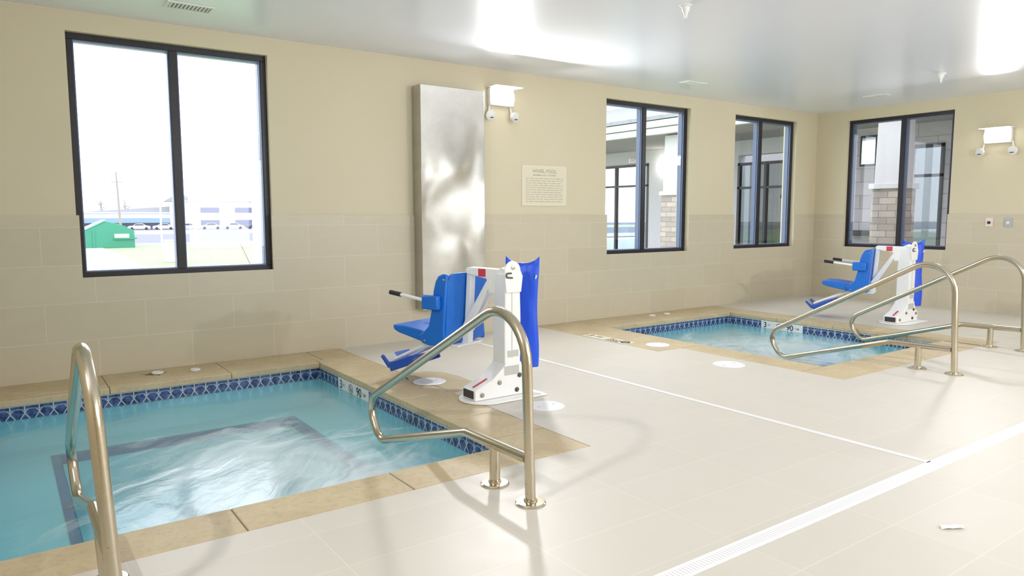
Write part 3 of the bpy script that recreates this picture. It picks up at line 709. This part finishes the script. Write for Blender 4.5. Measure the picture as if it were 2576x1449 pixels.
def sconce(loc, rotz, label, heads, hz):
    """wall light facing local -y"""
    r = thing('wall_light', label, 'light', loc, rotz, 'wall lights')
    bm = bmesh.new(); bx(bm, -.17, .17, -.07, -.001, -.10, .099); from_bm('light_housing', bm, M['white_plastic'], r, bevel=.01)
    bm = bmesh.new(); prism(bm, [(-.001, .100), (-.225, .100), (-.225, .106), (-.001, .112)], -.19, .19, 'yz'); from_bm('light_hood', bm, M['white_plastic'], r, bevel=.002)
    bm = bmesh.new(); n_ = 20
    rings = []
    for sc_, yy in ((1, -.071), (1, -.085), (.93, -.10), (.75, -.112), (.4, -.12)):
        ring = []
        for k in range(n_):
            a = 2*PI*k/n_; ring.append(bm.verts.new((.165*sc_*math.copysign(abs(math.cos(a))**.6, math.cos(a)), yy, -.002+.088*sc_*math.copysign(abs(math.sin(a))**.6, math.sin(a)))))
        rings.append(ring)
    for a, b in zip(rings, rings[1:]):
        for k in range(n_): bm.faces.new([a[k], a[(k+1) % n_], b[(k+1) % n_], b[k]])
    bm.faces.new(rings[-1]); from_bm('lamp_lens', bm, M['lamp'], r, smooth=True)
    for sx in heads:
        bm = bmesh.new(); ax = Matrix.Rotation(math.radians(70), 4, 'X')
        lathe(bm, [(.022, -.05), (.05, -.02), (.058, .02), (.05, .024), (.0005, .02)], (sx, -.07, hz), 20, Matrix.Rotation(math.radians(100), 4, 'X') @ Matrix.Rotation(math.radians(12*(-1 if sx < 0 else 1)), 4, 'Y')); hd = from_bm('spot_head', bm, M['white_plastic'], r, smooth=True, auto=40)
        bm = bmesh.new(); tube(bm, [(sx, -.02, hz+.0), (sx*.85, -.02, -.08)], .012, 10); from_bm('head_stem', bm, M['white_plastic'], hd)
        bm = bmesh.new(); tube(bm, [(sx+(.02), -.10, hz-.03), (sx-.02, -.12, hz-.035)], .007, 8); from_bm('head_clip', bm, M['boltdark'], hd)
    return r
sconce((4.86, YB, 2.735), 0, 'glaring wall light beside the top of the steel panel', (-.17, .17), -.215)
sconce((XE, 4.32, 2.455), -PI/2, 'glaring wall light on the right wall past the last window', (-.20, .20), -.21)
sconce((XL, 2.0, 2.75), PI/2, 'wall light on the unseen left wall', (-.19, .19), -.21)
for i, x in enumerate((2.8, 6.8)):
    sconce((x, YF, 2.6), PI, 'wall light behind the camera, %s one' % ('left', 'right')[i], (-.19, .19), -.21)
for nm, yy, plate, but, lab in (('emergency_button', 4.37, 'pink', 'black', 'pale emergency button plate with black button on right wall'), ('timer_switch', 4.135, 'greyplate', 'white_plastic', 'grey switch plate with white button on right wall')):
    r = thing(nm, lab, 'switch', (XT, yy, 1.265))
    box('switch_plate', -.012, -.0005, -.048, .048, -.062, .062, M[plate], r, .003)
    bm = bmesh.new(); lathe(bm, [(.02, 0), (.02, .012), (.0005, .016)], (-.012, 0, -.005), 20, Matrix.Rotation(-PI/2, 4, 'Y')); from_bm('push_button', bm, M[but], r, smooth=True, auto=40)

# ceiling registers and sprinklers
def vent(name, x, y, w, d, label, along='x'):
    r = thing(name, label, 'vent', (x, y, ZC), 0 if along == 'x' else PI/2, 'ceiling air vents')
    bm = bmesh.new(); bx(bm, -w/2, w/2, -d/2, -d/2+.025, -.010, -.0005); bx(bm, -w/2, w/2, d/2-.025, d/2, -.010, -.0005); bx(bm, -w/2, -w/2+.025, -d/2+.025, d/2-.025, -.010, -.0005); bx(bm, w/2-.025, w/2, -d/2+.025, d/2-.025, -.010, -.0005)
    from_bm('vent_frame', bm, M['white_plastic'], r)
    box('duct_opening', -w/2+.025, w/2-.025, -d/2+.025, d/2-.025, -.002, -.0005, M['ventdark'], r)
    n_ = int((w-.05)/.026); bm = bmesh.new()
    for k in range(n_):
        xx = -w/2+.025+(w-.05)*(k+.5)/n_; bx(bm, -.007, .007, -d/2+.025, d/2-.025, -.001, .001, Matrix.Translation((xx, 0, -.006)) @ Matrix.Rotation(.7, 4, 'Y'))
    from_bm('louvre_blades', bm, M['white_plastic'], r)
    return r
vent('ceiling_vent', 1.375, 6.395, .36, .20, 'white louvred ceiling vent above the large left window')
vent('ceiling_vent', 7.36, 6.31, .36, .16, 'white ceiling vent in front of the second window')
vent('ceiling_vent', 10.27, 5.48, .32, .16, 'white ceiling vent near the right wall window', 'y')
def sprinkler(x, y, label):
    r = thing('fire_sprinkler', label, 'sprinkler', (x, y, ZC), 0, 'ceiling sprinklers')
    bm = bmesh.new(); lathe(bm, [(.05, .002), (.05, -.006), (.034, -.014), (.022, -.016)], n=24); from_bm('escutcheon', bm, M['white_plastic'], r, smooth=True, auto=40)
    bm = bmesh.new(); lathe(bm, [(.034, -.01), (.03, -.04), (.018, -.06), (.012, -.085), (.010, -.10)], n=20); from_bm('sprinkler_body', bm, M['white_plastic'], r, smooth=True, auto=40)
    bm = bmesh.new(); lathe(bm, [(.02, -.112), (.02, -.114), (.004, -.116)], n=16); tube(bm, [(.012, 0, -.09), (.010, 0, -.113)], .003, 6); tube(bm, [(-.012, 0, -.09), (-.010, 0, -.113)], .003, 6); from_bm('deflector', bm, M['white_plastic'], r)
sprinkler(4.62, 4.06, 'white fire sprinkler on ceiling at top centre of picture')
sprinkler(9.30, 4.19, 'white fire sprinkler on ceiling near the right wall light')
# paper scrap on the floor at lower right
bm = bmesh.new(); V = [[bm.verts.new((3.30+.022*i+.012*j, 1.385-.014*i+.016*(j-1)*(1 if i in (1, 3) else .5), .002+.008*abs(math.sin(i*1.7+j)))) for j in range(3)] for i in range(5)]
for i in range(4):
    for j in range(2): bm.faces.new([V[i][j], V[i+1][j], V[i+1][j+1], V[i][j+1]])
tag(from_bm('paper_scrap', bm, M['lid']), 'small torn white scrap lying on the floor at lower right', 'paper')

# ------------------------------------------------------------------ outside
G = -.6
def zg(d): return G if d < 50 else G-.01*(d-50)
bm = bmesh.new(); prism(bm, [(-60, 7.6), (14.0, 7.6), (22, 53), (-60, 53)], G-.3, G, 'xy'); struct(from_bm('ground_lawn', bm, M['grass']))
struct(box('ground_pavement', 11.75, 40, -12, 30, -.75, -.02, M['pave']))
bm = bmesh.new(); prism(bm, [(-8, 7.7), (5.3, 22.5), (4.8, 27), (4.55, 32), (4.95, 41), (5.15, 50), (-12, 50)], G, G+.02, 'xy'); struct(from_bm('ground_path', bm, M['path']))
def slope_quad(name, d0, d1, mat, off=0):
    bm = bmesh.new(); vs_ = []
    for d in (d0, d1):
        for x in (-260, 300): vs_.append(bm.verts.new((x, d, zg(d)+off)))
    b2 = [bm.verts.new(v.co+Vector((0, 0, -.3))) for v in vs_]
    for f in ((0, 1, 3, 2),): bm.faces.new([vs_[i] for i in f])
    bm.faces.new([b2[i] for i in (0, 2, 3, 1)])
    for i, j in ((0, 1), (1, 3), (3, 2), (2, 0)): bm.faces.new([vs_[i], b2[i], b2[j], vs_[j]])
    return struct(from_bm(name, bm, mat))
slope_quad('ground_road', 53.2, 108, M['asphalt']); slope_quad('ground_verge', 108, 160, M['fargrass']); slope_quad('ground_lot', 160, 330, M['asphalt'])
struct(box('trim_4', -60, 60, 52.9, 53.4, G-.2, G+.12, M['path']))
# green dumpster shed
r = thing('dumpster', 'green steel dumpster with sloping lid seen through left window', 'dumpster', (4.4, 50.6, G))
bm = bmesh.new(); prism(bm, [(-2.4, 0), (2.5, 0), (2.5, 1.05), (1.75, 1.42), (.95, 1.62), (-.1, 1.1), (-2.4, 1.15)], -.9, .9, 'xz'); bin_ = from_bm('bin_body', bm, M['dumpgreen'], r, bevel=.02)
bm = bmesh.new(); prism(bm, [(-2.45, 1.16), (-.1, 1.11), (.95, 1.64), (.95, 1.72), (-.1, 1.22), (-2.45, 1.30)], -.95, .95, 'xz'); from_bm('bin_lid', bm, M['dumplid'], r)
box('bin_pocket', 1.35, 2.6, -1.02, -.9, .52, .62, M['dumpgreen'], r); box('white_sticker', 1.4, 2.2, -.93, -.905, .62, .85, M['carwhite'], r)
for x in (-1.6, -.5, .3): box('side_rib', x-.05, x+.05, -.96, -.9, .05, 1.05, M['dumpgreen'], r)
# utility cabinet, posts, stakes
r = thing('utility_cabinet', 'white utility cabinet standing on the lawn behind left window', 'cabinet', (6.05, 33.2, G)); box('cabinet_body', -.3, .3, -.25, .25, 0, .88, M['carwhite'], r, .03); box('cabinet_lid', -.33, .33, -.28, .28, .88, .94, M['carwhite'], r, .01)
def post(name, x, y, h, w, label, mat='carwhite', lean=0, cat='post', z=None):
    r = thing(name, label, cat, (x, y, zg(y) if z is None else z)); bm = bmesh.new(); tube(bm, [(0, 0, 0), (lean, 0, h)], [w, w*.7], 10); from_bm('shaft', bm, M[mat], r, smooth=True, auto=50)
    bm = bmesh.new(); lathe(bm, [(w*1.8, 0), (w*1.8, .06), (w, .1)], n=12); from_bm('foot', bm, M[mat], r); return r
post('street_post', 8.5, 50.2, 3.4, .06, 'thin white post at lawn edge left of the mullion')
post('street_post', 10.9, 52.0, 1.9, .14, 'short thick white post at lawn edge right of the mullion')
post('garden_stake', 6.1, 28.6, 1.0, .022, 'left thin pale stake on the lawn through left window', cat='stake')
post('garden_stake', 6.56, 28.3, 1.0, .02, 'right thin pale stake on the lawn through left window', cat='stake')
post('garden_stake', 7.42, 26.4, 1.05, .02, 'dark leaning stake on the lawn near the white column', 'bark', -.45, 'stake')
r = thing('porch_column', 'square white column just outside the left window, right side', 'column', (7.30, 25.3, G)); box('shaft', -.13, .13, -.13, .13, .12, 8, M['fascia'], r, .01); box('plinth', -.17, .17, -.17, .17, 0, .12, M['fascia'], r, .01)
r = thing('utility_pole', 'tall wooden utility pole in the hazy distance', 'pole', (14.8, 119.1, zg(119)))
bm = bmesh.new(); tube(bm, [(0, 0, 0), (-.25, 0, 8.9)], [.19, .10], 10); from_bm('shaft', bm, M['bark'], r, smooth=True, auto=50); box('crossarm', -.95, .55, -.06, .06, 7.4, 7.52, M['bark'], r)
# far buildings
def building(name, label, x0, x1, y, z0, z1, wins, extra, ang=math.radians(-9)):
    r = thing(name, label, 'building', (x0, y, z0), ang); L = (x1-x0)/math.cos(ang)
    box('wall', 0, L, 0, 14, 0, z1-z0, M['stucco'], r)
    for a, b, c, d in wins: box('window_strip', a, b, -.12, .02, c, d, M['bluepane'], r)
    extra(r, L)
def exL(r, L):
    box('storefront_awning', 7.2, L-.2, -2.6, 0, 2.0, 3.1, simple('awning_blue', srgb(134, 160, 182), .7), r)
    box('parapet', -.2, L+.2, -.2, 14.2, 4.2, 4.5, M['stucco'], r)
    bm = bmesh.new(); prism(bm, [(10, 4.5), (L, 4.5), (L, 5.9)], 2, 12, 'xz'); from_bm('roof', bm, M['roofgrey'], r)
building('shop_building', 'low pale shop building with blue awning beyond the road', 5, 34.0, 193, -2.4, 1.9, [(8.0, 28.8, .2, 1.9)], exL)
def exR(r, L):
    box('parapet', -.2, L+.2, -.2, 14.2, 6.9, 7.15, M['stucco'], r)
    bm = bmesh.new(); prism(bm, [(-2.2, 7.0), (4.6, 7.0), (1.2, 9.2)], 3, 12, 'xz'); from_bm('gable_roof', bm, M['roofgrey'], r)
building('office_building', 'two storey white office building beyond the parked cars', 34.6, 60, 186, -2.3, 4.6, [(5.6, 9.8, 4.3, 5.5), (13.4, 17.7, 4.3, 5.5), (5.6, 9.8, .9, 2.5), (13.4, 17.7, .9, 2.5)], exR)
# parked cars
def car(loc, label, paint):
    r = thing('parked_car', label, 'car', loc, math.radians(-9), 'cars parked across the road')
    bm = bmesh.new(); prism(bm, [(-2.2, .25), (-2.25, .7), (-2.0, .88), (-1.2, .95), (-.7, 1.38), (.7, 1.42), (1.35, .98), (2.1, .85), (2.25, .6), (2.2, .25)], -.85, .85, 'xz'); from_bm('car_body', bm, M[paint], r, bevel=.05)
    bm = bmesh.new(); prism(bm, [(-1.05, .98), (-.66, 1.32), (.66, 1.35), (1.15, 1.0)], -.86, .86, 'xz'); from_bm('car_windows', bm, M['carglass'], r)
    for x in (-1.4, 1.4):
        for y in (-.8, .8):
            bm = bmesh.new(); tube(bm, [(x, y-.1, .32), (x, y+.1, .32)], .32, 16); from_bm('wheel', bm, M['black'], r, smooth=True, auto=40)
    return r
spec = [(25.5, 'carwhite'), (30.3, 'carwhite'), (35.1, 'carsilver'), (39.9, 'carsilver'), (44.7, 'carwhite'), (49.5, 'cardark'), (54.3, 'carwhite'), (20.7, 'carsilver')]
nm_ = ['white car parked left under the blue awning', 'white car parked right under the blue awning', 'silver car parked directly left of the mullion', 'silver car left of the office windows', 'white car parked below the first office window',
       'dark car parked between the two office windows', 'white car parked below the second office window', 'silver car partly behind the green dumpster']
for (x, pn), lab in zip(spec, nm_):
    y = 177-(x-23)*.16; car((x, y, zg(y)), lab, pn)
# bare hazy trees behind the roofs
def tree(x, y, h, label):
    r = thing('bare_tree', label, 'tree', (x, y, zg(y)), 0, 'bare trees behind the roofs'); rng = random.Random(int(x*7))
    bm = bmesh.new(); tube(bm, [(0, 0, 0), (.2, 0, h*.5), (0, 0, h)], [.28, .18, .03], 8); from_bm('trunk', bm, M['bark'], r, smooth=True)
    bm = bmesh.new()
    for k in range(46):
        z = rng.uniform(.3, .95)*h; a = rng.uniform(0, 2*PI); l = rng.uniform(.2, .42)*h*(1.2-z/h*.7); e = Vector((math.cos(a)*l, math.sin(a)*l, z+l*.7)); tube(bm, [(0, 0, z), Vector((e.x*.5, e.y*.5, z+l*.25)), e], [.08, .05, .015], 5)
        for q in range(3):
            s = Vector((e.x*.6, e.y*.6, z+l*.35)); d = Vector((rng.uniform(-1, 1), rng.uniform(-1, 1), rng.uniform(.2, 1)))*l*.5; tube(bm, [s, s+d], [.035, .01], 4)
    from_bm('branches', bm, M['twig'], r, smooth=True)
tree(6, 215, 9.5, 'bare tree behind the shop roof, nearest the left jamb'); tree(13.5, 214, 7.0, 'small bare tree behind the shop roof left of pole'); tree(22.5, 216, 7.5, 'bare tree behind the shop roof right of the utility pole')
tree(28, 216, 8, 'bare tree between the shop roof and the gable')

# entrance canopy and wing seen through windows two, three and four
r = thing('entrance_canopy', 'shingled entrance canopy with white fascia outside right windows', 'canopy', (13, 4, 0))
CX0, CX1, CY0, CY1 = 12.8, 15.98, -1.5, 26
def cl(nm, bm, m, **k): bm.transform(Matrix.Translation((-13, -4, 0))); return from_bm(nm, bm, m, r, **k)
bm = bmesh.new(); bx(bm, 13.15, CX1, CY0, CY1, 3.30, 3.34); cl('soffit', bm, M['soffit'])
bm = bmesh.new(); bx(bm, 13.0, 13.15, CY0, CY1, 3.30, 3.44); bx(bm, 12.86, 13.15, CY0, CY1, 3.46, 3.60); cl('fascia', bm, M['fascia'])
bm = bmesh.new(); prism(bm, [(12.80, 3.61), (15.98, 4.55), (15.98, 4.65), (12.80, 3.70)], CY0, CY1, 'xz'); cl('shingle_roof', bm, M['roofgrey'])
def ccol(x, y, label):
    r = thing('canopy_column', label, 'column', (x, y, -.02), 0, 'stone based canopy columns')
    box('stone_base', -.27, .27, -.27, .27, 0, 1.86, M['stone'], r, .01); box('stone_cap', -.31, .31, -.31, .31, 1.86, 1.96, M['shaft'], r, .01)
    bm = bmesh.new(); A = [bm.verts.new((sx*.24, sy*.24, 1.96)) for sx, sy in ((-1, -1), (1, -1), (1, 1), (-1, 1))]; B = [bm.verts.new((sx*.22, sy*.22, 3.298)) for sx, sy in ((-1, -1), (1, -1), (1, 1), (-1, 1))]
    bm.faces.new(A[::-1]); bm.faces.new(B)
    for i in range(4): bm.faces.new([A[i], A[(i+1) % 4], B[(i+1) % 4], B[i]])
    from_bm('tapered_shaft', bm, M['shaft'], r)
ccol(13.5, 6.80, 'white column on stone base outside the right wall window')
ccol(13.55, 12.05, 'white column on stone base seen through the second window')
r = thing('entrance_wing', 'grey entrance wing with dark framed glass doors under canopy', 'building', (16, 4, -.02))
def wl(nm, *a, mat=None, par=None, bevel=0): return box(nm, a[0]-16, a[1]-16, a[2]-4, a[3]-4, a[4]+.02, a[5]+.02, mat, par or r, bevel)
wl('block_wall', 16.0, 16.3, -8, 7.05, 0, 3.9, mat=M['cmu']); wl('block_wall', 16.0, 16.3, 7.75, 10.35, 0, 3.9, mat=M['cmu']); wl('block_wall', 16.0, 16.3, 7.05, 7.75, 2.86, 3.9, mat=M['cmu'])
wl('rendered_wall', 16.0, 16.3, 10.35, 28, 2.92, 7.5, mat=M['eifs']); wl('rendered_wall', 16.0, 16.3, -8, 10.35, 3.9, 7.5, mat=M['eifs'])
wl('rendered_wall', 16.0, 16.3, 12.15, 15.35, 0, 2.92, mat=M['eifs']); wl('rendered_wall', 16.0, 16.3, 17.9, 28, 0, 2.92, mat=M['eifs'])
def door(y0, y1, zt, mul):
    bm = bmesh.new(); w = .07
    for a in ((y0, y0+w, 0, zt), (y1-w, y1, 0, zt), (y0, y1, zt-w, zt), (y0, y1, 0, .12), (y0, y1, zt-.68, zt-.62)): bx(bm, -.02, .08, a[0]-4, a[1]-4, a[2], a[3])
    for m_ in mul: bx(bm, -.03, .08, m_-w/2-4, m_+w/2-4, 0, zt)
    f = from_bm('door_frame', bm, M['frame'], r)
    bm = bmesh.new(); bm.faces.new([bm.verts.new(q) for q in ((.03, y0-4, 0), (.03, y1-4, 0), (.03, y1-4, zt), (.03, y0-4, zt))]); from_bm('door_glass', bm, M['doorglass'], f)
door(15.35, 17.9, 2.92, (16.75,)); door(10.40, 12.15, 2.74, (11.3,)); door(7.05, 7.75, 2.86, ())
bm = bmesh.new(); n_ = 60
pr_ = [(.35+.05*math.sin(k*1.3), 10.5-4+1.55*k/n_) for k in range(n_+1)]
V0 = [bm.verts.new((x, y, .1)) for x, y in pr_]; V1 = [bm.verts.new((x, y, 2.7)) for x, y in pr_]
for i in range(n_): bm.faces.new([V0[i], V0[i+1], V1[i+1], V1[i]])
from_bm('curtain', bm, M['curtain'], r, smooth=True)
wl('lobby_back', 19.5, 19.7, 6, 19, 0, 3.9, mat=M['eifs']); wl('lobby_floor', 16.3, 19.5, 6, 19, -.05, 0, mat=M['pave'])
for (a, b, z0, z1) in ((8.50, 8.80, 2.50, 3.08),):
    wl('sidelight_frame', 15.985, 16.02, a-.05, b+.05, z0-.05, z1+.05, mat=M['frame']); wl('sidelight_pane', 15.975, 15.984, a, b, z0, z1, mat=simple('sky_mirror_pane', srgb(226, 232, 240), .08, .9))
r = thing('canopy_lamp', 'lit round lamp under the canopy seen through second window', 'lamp', (15.84, 14.75, 2.80)); bm = bmesh.new(); lathe(bm, [(.02, -.09), (.10, -.06), (.13, 0), (.10, .06), (.02, .09)], n=20); from_bm('lamp_globe', bm, M['lamp_out'], r, smooth=True); box('lamp_bracket', .12, .155, -.03, .03, -.03, .03, M['frame'], r)
r = thing('exit_sign_reflection', 'modelled reflection of a red EXIT sign above the glass doors', 'sign', (15.96, 15.95, 3.02)); box('sign_box', -.02, .035, -.19, .19, -.06, .06, M['white_plastic'], r)  # reflection of an EXIT sign, built as a solid box with lettering
BX = Matrix(((0, 0, -1, 0), (-1, 0, 0, 0), (0, 1, 0, 0), (0, 0, 0, 1)))
text('lettering', 'EXIT', .12, M['red'], Matrix.Translation((-.021, 0, 0)) @ BX, r)
r = thing('entry_bench', 'dark slatted bench by the block wall outside right window', 'bench', (15.55, 8.75, -.02))
box('bench_back', .18, .24, -.65, .65, .92, 1.04, M['frame'], r, .01); box('bench_seat', -.2, .2, -.65, .65, .42, .47, M['frame'], r, .01)
for x in (-.17, .21):
    for y in (-.6, .6): box('bench_leg', x-.02, x+.02, y-.03, y+.03, 0, .42 if x < 0 else .93, M['frame'], r)
r = thing('wall_lantern', 'small white lantern on the block wall outside right window', 'lamp', (15.9, 7.45, 3.12))
r.location = (15.9, 6.72, 2.35); box('lantern_body', -.06, .099, -.07, .07, -.13, .13, M['boltdark'], r, .01); box('lantern_face', -.068, -.061, -.05, .05, -.11, .11, M['carwhite'], r)

# ------------------------------------------------------------------ light
sc = bpy.context.scene
w = bpy.data.worlds.new('overcast'); sc.world = w; w.use_nodes = True
nt = w.node_tree; bg = nt.nodes['Background']; bg.inputs[0].default_value = (.90, .94, 1.03, 1); bg.inputs[1].default_value = 3.45
def area(loc, target, sx, sy, power, col=(.97, .98, 1), spread=180):
    l = bpy.data.lights.new('sconce_and_fill_light', 'AREA'); l.shape = 'RECTANGLE'; l.size = sx; l.size_y = sy; l.energy = power; l.color = col; l.spread = math.radians(spread)
    o = bpy.data.objects.new('sconce_and_fill_light', l); C.objects.link(o); o.location = loc
    o.rotation_euler = (Vector(target)-Vector(loc)).to_track_quat('-Z', 'Y').to_euler(); return o
K = 1.0
area((4.86, YB-.13, 2.805), (4.86, 0, 2.805), .26, .015, 105*K)
area((XE-.13, 4.32, 2.525), (0, 4.32, 2.525), .26, .015, 24*K)
area((XL+.13, 2.0, 2.82), (8, 2.0, 2.82), .26, .015, 58*K)
for x_, y_ in ((4.4, -.9), (7.0, -.9)):  # downlights added out of view to brighten the foreground floor
    r = thing('fill_downlight', 'added fill downlight, unseen behind the camera', 'light', (x_, y_, ZC), 0, 'added fill downlights behind the camera')
    bm = bmesh.new(); lathe(bm, [(.11, -.0005), (.11, -.008), (.085, -.010), (.085, -.002), (.0005, -.002)], n=28); from_bm('trim_ring', bm, M['white_plastic'], r, smooth=True, auto=40)
    area((x_, y_, ZC-.012), (x_, y_, 0), .15, .15, (32 if x_ < 5 else 30)*K, (.93, .97, 1))
area((2.8, YF+.125, 2.59), (2.8, 5, 2.59), .22, .05, 30*K)
area((6.8, YF+.125, 2.59), (6.8, 5, 2.59), .22, .05, 95*K)

def portal(x, y, z, rx, rz, sx, sy):
    l = bpy.data.lights.new('window_portal', 'AREA'); l.shape = 'RECTANGLE'; l.size = sx; l.size_y = sy; l.cycles.is_portal = True
    o = bpy.data.objects.new('window_portal', l); C.objects.link(o); o.location = (x, y, z); o.rotation_euler = (rx, 0, rz)
for a, b in WIN: portal((a+b)/2, YB+.25, (WZ0+WZ1)/2, -PI/2, 0, b-a, WZ1-WZ0)
portal(XE+.25, sum(WINE)/2, (WZ0+WZ1)/2, -PI/2, -PI/2, 1.62, WZ1-WZ0)
for a, b in FILL_WIN: portal((a+b)/2, YF-.21, 1.65, PI/2, 0, b-a, 2.1)
# ------------------------------------------------------------------ camera
cd = bpy.data.cameras.new('camera'); co = bpy.data.objects.new('camera', cd); C.objects.link(co)
yaw, pitch, roll = math.radians(35.52), math.radians(5.817), math.radians(-.08)
Fv = Vector((math.sin(yaw)*math.cos(pitch), math.cos(yaw)*math.cos(pitch), -math.sin(pitch))); Rv = Vector((math.cos(yaw), -math.sin(yaw), 0)); Uv = Rv.cross(Fv)
R2 = Rv*math.cos(roll)+Uv*math.sin(roll); U2 = Uv*math.cos(roll)-Rv*math.sin(roll)
co.matrix_world = Matrix(((R2.x, U2.x, -Fv.x, 0), (R2.y, U2.y, -Fv.y, 0), (R2.z, U2.z, -Fv.z, 1.38), (0, 0, 0, 1)))
cd.sensor_width = 36; cd.lens = 1810/2576*36; cd.clip_end = 2000; cd.clip_start = .05
sc.camera = co
sc.view_settings.view_transform = 'Standard'; sc.view_settings.look = 'None'; sc.view_settings.gamma = 1; sc.view_settings.exposure = 0.20
sc.view_settings.use_curve_mapping = False
sc.cycles.max_bounces = 10; sc.cycles.diffuse_bounces = 6; sc.cycles.glossy_bounces = 4; sc.cycles.transparent_max_bounces = 12
sc.cycles.sample_clamp_indirect = 8; sc.cycles.use_denoising = True
